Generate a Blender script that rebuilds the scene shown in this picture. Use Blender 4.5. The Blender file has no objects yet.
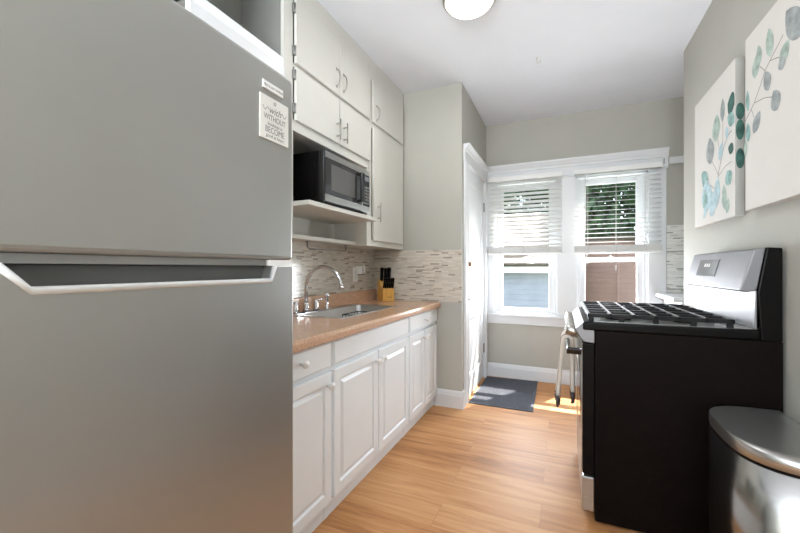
import bpy, bmesh, math, random
from mathutils import Vector, Matrix
random.seed(7)
PI = math.pi
sc = bpy.context.scene
COL = sc.collection

# ------------------------------------------------------------------ camera
YAW = math.atan(163 / 370)
cam_d = bpy.data.cameras.new('camera')
cam_d.sensor_width = 36.0
cam_d.lens = 370 / 800 * 36.0
cam_d.shift_y = 1.5 / 800
cam_d.clip_start = 0.02
cam = bpy.data.objects.new('camera', cam_d)
COL.objects.link(cam)
cam.location = (0, 0, 1.2)
cam.rotation_euler = (PI / 2, 0, YAW)
sc.camera = cam

# ------------------------------------------------------------------ world, sun, exposure
world = bpy.data.worlds.new('world')
sc.world = world
world.use_nodes = True
wn = world.node_tree.nodes
wl = world.node_tree.links
bgn = wn['Background']
sky = wn.new('ShaderNodeTexSky')
sky.sky_type = 'NISHITA'
sky.sun_disc = False
sky.sun_elevation = math.radians(56)
sky.sun_rotation = math.radians(28)
hz = wn.new('ShaderNodeMixRGB')          # thin bright cloud over the blue
hz.inputs['Fac'].default_value = 0.55
hz.inputs['Color2'].default_value = (3.2, 3.3, 3.4, 1)
wl.new(sky.outputs[0], hz.inputs['Color1'])
wl.new(hz.outputs[0], bgn.inputs[0])
bgn.inputs[1].default_value = 0.46

def add_light(name, kind, energy, loc, direction=None, size=None, size_y=None, color=(1, 1, 1)):
    d = bpy.data.lights.new(name, kind)
    d.energy = energy
    d.color = color
    if kind == 'AREA':
        d.shape = 'RECTANGLE'
        d.size = size
        d.size_y = size_y or size
    elif kind == 'SUN':
        d.angle = math.radians(0.6)
    elif size:
        d.shadow_soft_size = size
    o = bpy.data.objects.new(name, d)
    COL.objects.link(o)
    o.location = loc
    if direction is not None:
        o.rotation_euler = Vector(direction).to_track_quat('-Z', 'Y').to_euler()
    return o

add_light('sun', 'SUN', 10.0, (3, 8, 12), (-0.235, -0.44, -0.75), color=(1.0, 0.95, 0.87))
# fill light added behind the camera, tilted up to brighten the ceiling
add_light('rear_fill_light', 'AREA', 165, (-0.35, -2.52, 1.55), (0, 0.32, 1), 1.9, 1.5, (0.90, 0.95, 1.0))
# daylight entering by the two kitchen windows
add_light('left_window_daylight', 'AREA', 19, (-0.375, 4.42, 1.00), (0, -1, 0.12), 0.62, 0.56, (0.92, 0.96, 1.0))
add_light('right_window_daylight', 'AREA', 19, (0.432, 4.42, 1.00), (0, -1, 0.12), 0.60, 0.56, (0.92, 0.96, 1.0))

vs = sc.view_settings
vs.view_transform = 'Standard'
vs.look = 'None'
vs.gamma = 1.0
vs.use_curve_mapping = False
vs.exposure = 0.9

# ------------------------------------------------------------------ helpers
def lin(c):
    return tuple((x / 12.92 if x <= 0.04045 else ((x + 0.055) / 1.055) ** 2.4) for x in (v / 255 for v in c))

def rgba(c):
    return (*lin(c), 1.0)

def mat(name, c, rough=0.5, metal=0.0, var=0.04, scale=6.0, bump=0.0, bscale=80.0, coat=0.0, spec=None, stretch=None):
    m = bpy.data.materials.new(name)
    m.use_nodes = True
    nt = m.node_tree
    n, l = nt.nodes, nt.links
    p = n['Principled BSDF']
    p.inputs['Roughness'].default_value = rough
    p.inputs['Metallic'].default_value = metal
    if coat:
        p.inputs['Coat Weight'].default_value = coat
        p.inputs['Coat Roughness'].default_value = 0.15
    if spec is not None:
        p.inputs['Specular IOR Level'].default_value = spec
    tc = n.new('ShaderNodeTexCoord')
    mp = n.new('ShaderNodeMapping')
    if stretch:
        mp.inputs['Scale'].default_value = stretch
    l.new(tc.outputs['Object'], mp.inputs[0])
    nz = n.new('ShaderNodeTexNoise')
    nz.inputs['Scale'].default_value = scale
    nz.inputs['Detail'].default_value = 3
    l.new(mp.outputs[0], nz.inputs['Vector'])
    r = n.new('ShaderNodeValToRGB')
    b = lin(c)
    r.color_ramp.elements[0].position = 0.3
    r.color_ramp.elements[1].position = 0.7
    r.color_ramp.elements[0].color = (*[max(0, x * (1 - var)) for x in b], 1)
    r.color_ramp.elements[1].color = (*[min(1, x * (1 + var)) for x in b], 1)
    l.new(nz.outputs['Fac'], r.inputs[0])
    l.new(r.outputs[0], p.inputs['Base Color'])
    if bump:
        nb = n.new('ShaderNodeTexNoise')
        nb.inputs['Scale'].default_value = bscale
        nb.inputs['Detail'].default_value = 2
        l.new(mp.outputs[0], nb.inputs['Vector'])
        bp = n.new('ShaderNodeBump')
        bp.inputs['Strength'].default_value = bump
        bp.inputs['Distance'].default_value = 0.002
        l.new(nb.outputs['Fac'], bp.inputs['Height'])
        l.new(bp.outputs[0], p.inputs['Normal'])
    return m

def floor_mat():
    m = bpy.data.materials.new('oak_laminate')
    m.use_nodes = True
    n, l = m.node_tree.nodes, m.node_tree.links
    p = n['Principled BSDF']
    tc = n.new('ShaderNodeTexCoord')
    bk = n.new('ShaderNodeTexBrick')
    bk.offset = 0.37
    bk.inputs['Scale'].default_value = 1
    bk.inputs['Brick Width'].default_value = 1.25
    bk.inputs['Row Height'].default_value = 0.19
    bk.inputs['Mortar Size'].default_value = 0.0012
    bk.inputs['Mortar Smooth'].default_value = 0.2
    bk.inputs['Color1'].default_value = (0, 0, 0, 1)
    bk.inputs['Color2'].default_value = (1, 1, 1, 1)
    bk.inputs['Mortar'].default_value = (0.5, 0.5, 0.5, 1)
    l.new(tc.outputs['Object'], bk.inputs['Vector'])
    # grain: noise stretched along the boards (X), shifted per board
    sc_ = n.new('ShaderNodeVectorMath'); sc_.operation = 'SCALE'
    sc_.inputs['Scale'].default_value = 7.0
    l.new(bk.outputs['Color'], sc_.inputs[0])
    ad = n.new('ShaderNodeVectorMath'); ad.operation = 'ADD'
    l.new(tc.outputs['Object'], ad.inputs[0]); l.new(sc_.outputs[0], ad.inputs[1])
    mp = n.new('ShaderNodeMapping')
    mp.inputs['Scale'].default_value = (1.1, 13, 1)
    l.new(ad.outputs[0], mp.inputs[0])
    nz = n.new('ShaderNodeTexNoise')
    nz.inputs['Scale'].default_value = 1.6
    nz.inputs['Detail'].default_value = 7
    nz.inputs['Roughness'].default_value = 0.62
    nz.inputs['Distortion'].default_value = 0.6
    l.new(mp.outputs[0], nz.inputs['Vector'])
    mx = n.new('ShaderNodeMath'); mx.operation = 'MULTIPLY_ADD'
    mx.inputs[1].default_value = 0.22
    l.new(bk.outputs['Color'], mx.inputs[0]); l.new(nz.outputs['Fac'], mx.inputs[2])
    r = n.new('ShaderNodeValToRGB')
    cr = r.color_ramp
    cr.elements[0].position = 0.30; cr.elements[0].color = rgba((140, 90, 50))
    cr.elements[1].position = 0.86; cr.elements[1].color = rgba((212, 164, 116))
    e = cr.elements.new(0.56); e.color = rgba((186, 132, 84))
    l.new(mx.outputs[0], r.inputs[0])
    mm = n.new('ShaderNodeMixRGB'); mm.inputs['Color2'].default_value = rgba((120, 78, 48))
    ms = n.new('ShaderNodeMath'); ms.operation = 'MULTIPLY'; ms.inputs[1].default_value = 0.35
    l.new(bk.outputs['Fac'], ms.inputs[0]); l.new(ms.outputs[0], mm.inputs['Fac'])
    l.new(r.outputs[0], mm.inputs['Color1'])
    l.new(mm.outputs[0], p.inputs['Base Color'])
    p.inputs['Roughness'].default_value = 0.46
    p.inputs['Specular IOR Level'].default_value = 0.3
    bp = n.new('ShaderNodeBump'); bp.inputs['Strength'].default_value = 0.08; bp.inputs['Distance'].default_value = 0.002
    l.new(nz.outputs['Fac'], bp.inputs['Height']); l.new(bp.outputs[0], p.inputs['Normal'])
    return m

def tile_mat(name, light, mid, dark, grout):
    m = bpy.data.materials.new(name)
    m.use_nodes = True
    n, l = m.node_tree.nodes, m.node_tree.links
    p = n['Principled BSDF']
    tc = n.new('ShaderNodeTexCoord')
    sp = n.new('ShaderNodeSeparateXYZ')
    l.new(tc.outputs['Object'], sp.inputs[0])
    a = n.new('ShaderNodeMath'); a.operation = 'ADD'
    l.new(sp.outputs[0], a.inputs[0]); l.new(sp.outputs[1], a.inputs[1])
    cb = n.new('ShaderNodeCombineXYZ')
    l.new(a.outputs[0], cb.inputs[0]); l.new(sp.outputs[2], cb.inputs[1])
    bk = n.new('ShaderNodeTexBrick')
    bk.offset = 0.41; bk.offset_frequency = 3; bk.squash = 1.4; bk.squash_frequency = 2
    bk.inputs['Scale'].default_value = 1
    bk.inputs['Brick Width'].default_value = 0.06
    bk.inputs['Row Height'].default_value = 0.0135
    bk.inputs['Mortar Size'].default_value = 0.0012
    bk.inputs['Color1'].default_value = (0, 0, 0, 1)
    bk.inputs['Color2'].default_value = (1, 1, 1, 1)
    bk.inputs['Mortar'].default_value = (0.5, 0.5, 0.5, 1)
    l.new(cb.outputs[0], bk.inputs['Vector'])
    r = n.new('ShaderNodeValToRGB')
    cr = r.color_ramp; cr.interpolation = 'CONSTANT'
    cr.elements[0].position = 0; cr.elements[0].color = rgba(dark)
    cr.elements[1].position = 0.10; cr.elements[1].color = rgba(mid)
    e = cr.elements.new(0.20); e.color = rgba(light)
    e = cr.elements.new(0.62); e.color = rgba(tuple(min(255, x + 12) for x in light))
    l.new(bk.outputs['Color'], r.inputs[0])
    mm = n.new('ShaderNodeMixRGB'); mm.inputs['Color2'].default_value = rgba(grout)
    l.new(bk.outputs['Fac'], mm.inputs['Fac']); l.new(r.outputs[0], mm.inputs['Color1'])
    l.new(mm.outputs[0], p.inputs['Base Color'])
    rr = n.new('ShaderNodeMath'); rr.operation = 'MULTIPLY_ADD'
    rr.inputs[1].default_value = 0.5; rr.inputs[2].default_value = 0.12
    l.new(bk.outputs['Fac'], rr.inputs[0]); l.new(rr.outputs[0], p.inputs['Roughness'])
    bp = n.new('ShaderNodeBump'); bp.invert = True
    bp.inputs['Strength'].default_value = 0.5; bp.inputs['Distance'].default_value = 0.002
    l.new(bk.outputs['Fac'], bp.inputs['Height']); l.new(bp.outputs[0], p.inputs['Normal'])
    return m

def speckle_mat(name, base, dark, light, rough, scale=160):
    m = mat(name, base, rough, var=0.10, scale=14)
    n, l = m.node_tree.nodes, m.node_tree.links
    p = n['Principled BSDF']
    src = p.inputs['Base Color'].links[0].from_socket
    tc = n.new('ShaderNodeTexCoord')
    nz = n.new('ShaderNodeTexNoise'); nz.inputs['Scale'].default_value = scale; nz.inputs['Detail'].default_value = 2
    l.new(tc.outputs['Object'], nz.inputs['Vector'])
    r = n.new('ShaderNodeValToRGB'); cr = r.color_ramp
    cr.elements[0].position = 0.34; cr.elements[0].color = rgba(dark)
    cr.elements[1].position = 0.66; cr.elements[1].color = rgba(light)
    e = cr.elements.new(0.43); e.color = rgba(base)
    e = cr.elements.new(0.57); e.color = rgba(base)
    l.new(nz.outputs['Fac'], r.inputs[0])
    mm = n.new('ShaderNodeMixRGB'); mm.inputs['Fac'].default_value = 0.6
    l.new(src, mm.inputs['Color1']); l.new(r.outputs[0], mm.inputs['Color2'])
    l.new(mm.outputs[0], p.inputs['Base Color'])
    return m

def glass_mat(name, tint=(1, 1, 1), refl=0.012):
    m = bpy.data.materials.new(name)
    m.use_nodes = True
    n, l = m.node_tree.nodes, m.node_tree.links
    n.remove(n['Principled BSDF'])
    out = n['Material Output']
    t = n.new('ShaderNodeBsdfTransparent'); t.inputs[0].default_value = (*tint, 1)
    g = n.new('ShaderNodeBsdfGlossy'); g.inputs['Roughness'].default_value = 0.02
    mx = n.new('ShaderNodeMixShader'); mx.inputs[0].default_value = refl
    l.new(t.outputs[0], mx.inputs[1]); l.new(g.outputs[0], mx.inputs[2])
    l.new(mx.outputs[0], out.inputs[0])
    return m

def translucent_mat(name, c, fac=0.4, rough=0.5):
    m = mat(name, c, rough, var=0.02)
    n, l = m.node_tree.nodes, m.node_tree.links
    t = n.new('ShaderNodeBsdfTranslucent'); t.inputs[0].default_value = rgba(c)
    mx = n.new('ShaderNodeMixShader'); mx.inputs[0].default_value = fac
    l.new(n['Principled BSDF'].outputs[0], mx.inputs[1]); l.new(t.outputs[0], mx.inputs[2])
    l.new(mx.outputs[0], n['Material Output'].inputs[0])
    return m

def siding_mat(name, c, pitch=0.11):
    m = mat(name, c, 0.7, var=0.08, scale=3)
    n, l = m.node_tree.nodes, m.node_tree.links
    p = n['Principled BSDF']
    tc = n.new('ShaderNodeTexCoord'); sp = n.new('ShaderNodeSeparateXYZ')
    l.new(tc.outputs['Object'], sp.inputs[0])
    d = n.new('ShaderNodeMath'); d.operation = 'DIVIDE'; d.inputs[1].default_value = pitch
    f = n.new('ShaderNodeMath'); f.operation = 'FRACT'
    l.new(sp.outputs[2], d.inputs[0]); l.new(d.outputs[0], f.inputs[0])
    bp = n.new('ShaderNodeBump'); bp.inputs['Strength'].default_value = 1.0; bp.inputs['Distance'].default_value = 0.05
    bp.invert = True
    l.new(f.outputs[0], bp.inputs['Height']); l.new(bp.outputs[0], p.inputs['Normal'])
    return m

def emit_mat(name, c, s):
    m = bpy.data.materials.new(name)
    m.use_nodes = True
    p = m.node_tree.nodes['Principled BSDF']
    p.inputs['Base Color'].default_value = rgba(c)
    p.inputs['Emission Color'].default_value = rgba(c)
    p.inputs['Emission Strength'].default_value = s
    return m

M = {
    'wall': mat('greige_wall_paint', (180, 179, 170), 0.75, var=0.015, bump=0.15, bscale=160),
    'ceiling': mat('white_ceiling_paint', (232, 236, 243), 0.85, var=0.01),
    'trim': mat('white_gloss_trim_paint', (222, 224, 226), 0.35, var=0.01),
    'cab': mat('white_cabinet_paint', (238, 243, 247), 0.4, var=0.012),
    'ucab': mat('warm_white_cabinet_paint', (212, 211, 204), 0.45, var=0.015),
    'floor': floor_mat(),
    'tile': tile_mat('beige_mosaic_tile', (206, 199, 186), (190, 178, 162), (162, 152, 140), (202, 194, 182)),
    'daylit_tile': tile_mat('daylit_mosaic_tile', (226, 226, 222), (196, 196, 192), (160, 160, 156), (222, 222, 218)),  # same mosaic made paler, brighter daylight put into its colours
    'counter': speckle_mat('terracotta_laminate', (208, 168, 138), (156, 114, 88), (234, 212, 190), 0.17),
    'steel': mat('brushed_steel', (186, 186, 184), 0.30, 0.9, var=0.05, scale=4, stretch=(1, 1, 30)),
    'fridge': mat('stainless_look_panel', (175, 175, 172), 0.36, 0.80, var=0.02, scale=3, bump=0.05, bscale=500),
    'fridgeside': mat('grey_fridge_case', (120, 120, 118), 0.5),
    'chrome': mat('chrome', (225, 225, 228), 0.08, 1.0, var=0.0),
    'nickel': mat('satin_nickel', (170, 168, 162), 0.28, 1.0, var=0.0),
    'bronze': mat('bronze', (128, 88, 58), 0.35, 0.9),
    'black': mat('black_enamel', (11, 9, 9), 0.35, var=0.25, scale=40, spec=0.15),
    'blackside': mat('black_textured_enamel', (17, 11, 9), 0.5, var=0.25, scale=60, bump=0.15, bscale=300, spec=0.08),
    'blackgloss': mat('black_gloss', (10, 10, 11), 0.12, var=0.0),
    'iron': mat('cast_iron', (30, 30, 31), 0.45, 0.2, bump=0.3, bscale=300, spec=0.2),
    'darkgrey': mat('dark_grey_plastic', (92, 92, 90), 0.5),
    'midgrey': mat('mid_grey_plastic', (128, 128, 126), 0.5),
    'white': mat('white_plastic', (238, 238, 236), 0.35, var=0.0),
    'canvas': mat('white_canvas', (218, 215, 210), 0.8, var=0.015, bump=0.2, bscale=500),
    'mat': mat('charcoal_mat', (82, 85, 93), 0.95, var=0.6, scale=150, bump=0.6, bscale=260),
    'wood': mat('bamboo_block', (214, 164, 84), 0.4, var=0.12, scale=5, stretch=(12, 12, 1)),
    'towel': mat('cream_towel', (222, 214, 202), 0.95, var=0.05, bump=0.4, bscale=400),
    'towel_stripe': mat('grey_brown_towel_stripe', (132, 118, 108), 0.95),
    'fringe': mat('dark_towel_fringe', (72, 66, 68), 0.95),
    'slat': translucent_mat('white_blind_slat', (240, 240, 238), 0.22),
    'blindrail': mat('white_blind_rail', (232, 232, 230), 0.4, var=0.0),
    'cord': mat('white_cord', (215, 213, 208), 0.8),
    'pane': glass_mat('window_pane'),
    'clear': glass_mat('clear_glass_knob', (0.95, 0.97, 0.97), 0.35),
    'mwglass': mat('microwave_door_glass', (52, 53, 56), 0.06, var=0.0, coat=0.4),
    'display': mat('display_glass', (120, 124, 128), 0.1, var=0.1),
    'dome': emit_mat('lit_dome_glass', (255, 244, 222), 2.4),
    'ink': mat('grey_ink', (138, 136, 134), 0.7),
    'plaque': mat('off_white_plaque', (226, 225, 220), 0.55),
    'leaf_teal': mat('teal_watercolour', (142, 176, 172), 0.85, var=0.3, scale=30),
    'leaf_blue': mat('pale_blue_watercolour', (176, 200, 206), 0.85, var=0.22, scale=25),
    'leaf_grey': mat('grey_watercolour', (156, 162, 162), 0.85, var=0.25, scale=30),
    'leaf_green': mat('sage_watercolour', (166, 184, 174), 0.85, var=0.25, scale=30),
    'leaf_dark': mat('deep_green_watercolour', (62, 100, 92), 0.85, var=0.35, scale=30),
    'stem': mat('brown_grey_watercolour', (120, 116, 110), 0.85),
    'siding_blue': siding_mat('blue_grey_siding', (150, 156, 164)),
    'siding_pink': siding_mat('rose_brown_siding', (138, 112, 98), 0.10),
    'roof': mat('tan_shingle', (74, 68, 58), 0.9, var=0.2, scale=30),
    'leaves': mat('tree_leaves', (52, 84, 46), 0.6, var=0.6, scale=5),
    'bark': mat('tree_bark', (88, 74, 62), 0.9),
    'grass': mat('grass', (96, 118, 70), 0.95, var=0.3),
    'lining': mat('grey_cubby_lining', (140, 140, 136), 0.7),
    'lip': mat('pale_metal_lip', (205, 205, 203), 0.45, 0.3),
    'edge': mat('shaded_canvas_edge', (172, 172, 168), 0.8),  # canvas white greyed, shade put into the colour
    'steel_dull': mat('dull_brushed_steel', (140, 140, 143), 0.5, 0.75, var=0.06, scale=4, stretch=(1, 30, 1)),
    'can_steel': mat('polished_can_steel', (176, 176, 174), 0.2, 1.0, var=0.03, scale=4, stretch=(1, 1, 30)),
    'hinge': mat('hinge_steel', (150, 150, 148), 0.35, 0.8),
    'threshold': mat('oak_threshold', (196, 150, 100), 0.4),
    'woodgrain': mat('grey_cabinet_interior', (196, 194, 190), 0.6, var=0.15, scale=4, stretch=(12, 1, 12)),
}

def world_base(o):
    v = Vector((0, 0, 0))
    while o is not None:
        v += o.location
        o = o.parent
    return v

class MB:
    """collects shapes in world coordinates; .build() links them as one mesh object"""
    def __init__(s):
        s.bm = bmesh.new()

    def box(s, x0, x1, y0, y1, z0, z1, rot=None):
        vs_ = [s.bm.verts.new((x, y, z)) for x in (x0, x1) for y in (y0, y1) for z in (z0, z1)]
        for f in ((0, 1, 3, 2), (4, 6, 7, 5), (0, 4, 5, 1), (2, 3, 7, 6), (0, 2, 6, 4), (1, 5, 7, 3)):
            s.bm.faces.new([vs_[i] for i in f])
        if rot:
            c = Vector(((x0 + x1) / 2, (y0 + y1) / 2, (z0 + z1) / 2))
            bmesh.ops.rotate(s.bm, verts=vs_, cent=c, matrix=rot)
        return s

    def prism(s, pts, axis, a0, a1):
        """pts: 2-D outline; axis 'X': (y,z), 'Y': (x,z), 'Z': (x,y)"""
        def P(p, a):
            return {'X': (a, p[0], p[1]), 'Y': (p[0], a, p[1]), 'Z': (p[0], p[1], a)}[axis]
        A = [s.bm.verts.new(P(p, a0)) for p in pts]
        B = [s.bm.verts.new(P(p, a1)) for p in pts]
        n = len(pts)
        s.bm.faces.new(A)
        s.bm.faces.new(B[::-1])
        for i in range(n):
            j = (i + 1) % n
            s.bm.faces.new((A[i], B[i], B[j], A[j]))
        return s

    def tube(s, path, r, seg=10, cap=True, flat=None):
        path = [Vector(p) for p in path]
        n = len(path)
        rs = r if isinstance(r, (list, tuple)) else [r] * n
        t0 = (path[1] - path[0]).normalized()
        ref = Vector((0, 0, 1)) if abs(t0.z) < 0.9 else Vector((1, 0, 0))
        nrm = (ref - t0 * ref.dot(t0)).normalized()
        rings = []
        for i, p in enumerate(path):
            a = path[max(0, i - 1)]
            b = path[min(n - 1, i + 1)]
            t = (b - a).normalized()
            nrm = (nrm - t * nrm.dot(t)).normalized()
            bn = t.cross(nrm)
            rings.append([s.bm.verts.new(p + (nrm * math.cos(2 * PI * k / seg) + bn * math.sin(2 * PI * k / seg) * (flat or 1)) * rs[i]) for k in range(seg)])
        for i in range(n - 1):
            for k in range(seg):
                f = s.bm.faces.new((rings[i][k], rings[i][(k + 1) % seg], rings[i + 1][(k + 1) % seg], rings[i + 1][k]))
                f.smooth = True
        if cap:
            s.bm.faces.new(rings[0][::-1])
            s.bm.faces.new(rings[-1])
        return s

    def lathe(s, c, prof, axis='Z', seg=24, smooth=True):
        """prof: (radius, height) along the axis from c"""
        c = Vector(c)
        rings = []
        for r, h in prof:
            ring = []
            for k in range(seg):
                a = 2 * PI * k / seg
                u, v = r * math.cos(a), r * math.sin(a)
                o = {'Z': (u, v, h), 'X': (h, u, v), 'Y': (v, h, u)}[axis]
                ring.append(s.bm.verts.new(c + Vector(o)))
            rings.append(ring)
        for i in range(len(rings) - 1):
            for k in range(seg):
                f = s.bm.faces.new((rings[i][k], rings[i][(k + 1) % seg], rings[i + 1][(k + 1) % seg], rings[i + 1][k]))
                f.smooth = smooth
        if prof[0][0] > 1e-6:
            s.bm.faces.new(rings[0][::-1])
        if prof[-1][0] > 1e-6:
            s.bm.faces.new(rings[-1])
        bmesh.ops.remove_doubles(s.bm, verts=s.bm.verts[:], dist=1e-6)
        return s

    def ball(s, c, r, sx=1, sy=1, sz=1, sub=2):
        res = bmesh.ops.create_icosphere(s.bm, subdivisions=sub, radius=r)
        for v in res['verts']:
            v.co = Vector((v.co.x * sx, v.co.y * sy, v.co.z * sz)) + Vector(c)
            for f in v.link_faces:
                f.smooth = True
        return s

    def rings(s, P, rects, back=None):
        """nested rectangles (a0,a1,b0,b1,n) bridged into one face relief; P maps (a,b,n)"""
        prev = None
        first = None
        for a0, a1, b0, b1, n in rects:
            ring = [s.bm.verts.new(P(a, b, n)) for a, b in ((a0, b0), (a1, b0), (a1, b1), (a0, b1))]
            if prev:
                for k in range(4):
                    s.bm.faces.new((prev[k], prev[(k + 1) % 4], ring[(k + 1) % 4], ring[k]))
            else:
                first = ring
            prev = ring
        s.bm.faces.new(prev)
        if back is not None:
            s.bm.faces.new(first[::-1])
        return s

    def sheet(s, rows, thick=None):
        """grid of points (list of rows)"""
        V = [[s.bm.verts.new(p) for p in r] for r in rows]
        for i in range(len(V) - 1):
            for j in range(len(V[0]) - 1):
                f = s.bm.faces.new((V[i][j], V[i][j + 1], V[i + 1][j + 1], V[i + 1][j]))
                f.smooth = True
        return s

    def build(s, name, m, parent=None, bevel=0.0, seg=2, solid=0.0):
        bmesh.ops.recalc_face_normals(s.bm, faces=s.bm.faces[:])
        me = bpy.data.meshes.new(name)
        off = world_base(parent) if parent else Vector((0, 0, 0))
        if parent is None:
            xs = [v.co for v in s.bm.verts]
            off = Vector((sum(v.x for v in xs) / len(xs), sum(v.y for v in xs) / len(xs), min(v.z for v in xs)))
        for v in s.bm.verts:
            v.co -= off
        s.bm.to_mesh(me)
        s.bm.free()
        me.materials.append(m)
        o = bpy.data.objects.new(name, me)
        COL.objects.link(o)
        if parent:
            o.parent = parent
        else:
            o.location = off
        if solid:
            md = o.modifiers.new('solid', 'SOLIDIFY'); md.thickness = solid; md.offset = 0
        if bevel:
            md = o.modifiers.new('bevel', 'BEVEL'); md.width = bevel; md.segments = seg
            md.limit_method = 'ANGLE'; md.angle_limit = math.radians(40)
            md.use_clamp_overlap = True
        return o

def thing(name, label, cat, loc=(0, 0, 0), group=None):
    o = bpy.data.objects.new(name, None)
    o.empty_display_size = 0.1
    COL.objects.link(o)
    o.location = loc
    o['label'] = label
    o['category'] = cat
    if group:
        o['group'] = group
    return o

def tag(o, label, cat, group=None):
    o['label'] = label
    o['category'] = cat
    if group:
        o['group'] = group
    return o

def struct(o, label, cat):
    o['kind'] = 'structure'
    return tag(o, label, cat)

def sthing(name, label, cat, loc):
    o = thing(name, label, cat, loc)
    o['kind'] = 'structure'
    return o

def copy_thing(o, loc=None, label=None, parent=None):
    c = o.copy(); COL.objects.link(c)
    if parent is not None:
        c.parent = parent
    if loc is not None:
        c.location = loc
    if label:
        c['label'] = label
    for ch in [x for x in o.children]:
        copy_thing(ch, parent=c)
    return c

FX = lambda x0: (lambda a, b, n: (x0 + n, a, b))      # face looking along +X: a = y, b = z
BX = lambda x0: (lambda a, b, n: (x0 - n, a, b))      # face looking along -X
FY = lambda y0: (lambda a, b, n: (a, y0 - n, b))      # face looking along -Y: a = x, b = z

def inset(r, d, n):
    return (r[0] + d, r[1] - d, r[2] + d, r[3] - d, n)

def text_part(name, body, size, m, parent, origin, right, upv, align='CENTER', sx=1.0, shear=0.0):
    cu = bpy.data.curves.new(name, 'FONT')
    cu.body = body
    cu.size = size
    cu.align_x = align
    cu.align_y = 'CENTER'
    cu.extrude = 0.0002
    cu.shear = shear
    tmp = bpy.data.objects.new('tmp', cu)
    COL.objects.link(tmp)
    dg = bpy.context.evaluated_depsgraph_get()
    me = bpy.data.meshes.new_from_object(tmp.evaluated_get(dg))
    bpy.data.objects.remove(tmp)
    r, u = Vector(right), Vector(upv)
    nn = r.cross(u)
    o_ = Vector(origin) - world_base(parent)
    for v in me.vertices:
        v.co = o_ + r * v.co.x * sx + u * v.co.y + nn * v.co.z
    me.materials.clear()
    me.materials.append(m)
    o = bpy.data.objects.new(name, me)
    COL.objects.link(o)
    o.parent = parent
    return o

# ------------------------------------------------------------------ room shell
ZC = 2.785
XL = -1.63           # wall behind the counter
XR = 0.81           # wall with the stove
YB = 4.186           # window wall
YS = 3.10            # short wall at the end of the counter
XD = -0.79           # wall with the door
YR = -2.4            # rear wall
b = MB().box(-2.2, 2.0, YR - 0.2, YB + 0.16, -0.06, 0)
struct(b.build('floor', M['floor']), 'honey oak laminate plank floor of the galley kitchen', 'floor')
b = MB().box(-2.2, 2.0, YR - 0.2, YB + 0.16, ZC, ZC + 0.06)
struct(b.build('ceiling', M['ceiling']), 'flat white painted ceiling above the kitchen', 'ceiling')
b = MB().box(XL - 0.1, XL, YR, YS, 0, ZC)
struct(b.build('wall_left', M['wall']), 'greige wall behind the sink counter and wall cabinets', 'wall')
b = MB().box(XL - 0.1, XD - 0.1, YS, YS + 0.1, 0, ZC)
b.box(XD - 0.1, XD, YS, 3.275, 0, ZC).box(XD - 0.1, XD, 3.275, 4.075, 2.135, ZC).box(XD - 0.1, XD, 4.075, YB, 0, ZC)
struct(b.build('wall_center', M['wall']), 'greige wall corner jutting out between the counter and the white door', 'wall')
LW = (-0.70, -0.05)
RW = (0.12, 0.745)
WZ0, WZ1 = 0.70, 2.13
b = MB()
b.box(XD - 0.1, LW[0], YB, YB + 0.14, 0, ZC).box(LW[1], RW[0], YB, YB + 0.14, 0, ZC).box(RW[1], 1.8, YB, YB + 0.14, 0, ZC)
for w in (LW, RW):
    b.box(w[0], w[1], YB, YB + 0.14, 0, WZ0).box(w[0], w[1], YB, YB + 0.14, WZ1, ZC)
struct(b.build('wall_back', M['wall']), 'greige end wall holding the pair of windows', 'wall')
b = MB().box(XR, XR + 0.12, YR, 3.32, 0, ZC)
struct(b.build('wall_right', M['wall']), 'greige wall behind the stove hung with two leaf canvases', 'wall')
b = MB().box(1.7, 1.8, 3.32, YB, 0, ZC).box(XR + 0.12, 1.8, 3.22, 3.32, 0, ZC)
struct(b.build('wall_alcove', M['wall']), 'greige side wall of the alcove past the stove', 'wall')
b = MB()
b.box(XL, -1.35, YR - 0.1, YR, 0, ZC).box(0.65, XR, YR - 0.1, YR, 0, ZC).box(-1.35, 0.65, YR - 0.1, YR, 0, 0.8).box(-1.35, 0.65, YR - 0.1, YR, 2.35, ZC)
struct(b.build('wall_rear', M['wall']), 'greige wall with an added wide window behind the camera', 'wall')
w3 = sthing('window_3', 'wide white framed window added for fill light in the wall behind the camera', 'window', (-0.35, YR - 0.05, 0.8))  # unseen window, added to give the fill light a source
b = MB()
for z in (0.8, 2.30):
    b.box(-1.35, 0.65, YR - 0.08, YR - 0.02, z, z + 0.05)
for x in (-1.35, -0.375, 0.60):
    b.box(x, x + 0.05, YR - 0.08, YR - 0.02, 0.85, 2.30)
b.build('window_frame', M['trim'], w3)

# mosaic backsplash
b = MB().box(XL, XL + 0.006, 0.86, YS - 0.006, 1.0, 1.395)
struct(b.build('trim_1', M['tile']), 'glass and stone mosaic backsplash strip behind the faucet', 'backsplash')
b = MB().box(XL, XD, YS - 0.006, YS, 0.905, 1.357)
struct(b.build('trim_2', M['tile']), 'beige mosaic backsplash square on the short wall at the counter end', 'backsplash')
b = MB().box(0.89, 1.7, YB - 0.006, YB, 0.97, 1.60)
struct(b.build('trim_3', M['daylit_tile']), 'daylight-paled mosaic backsplash on the end wall right of the windows', 'backsplash')

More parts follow.
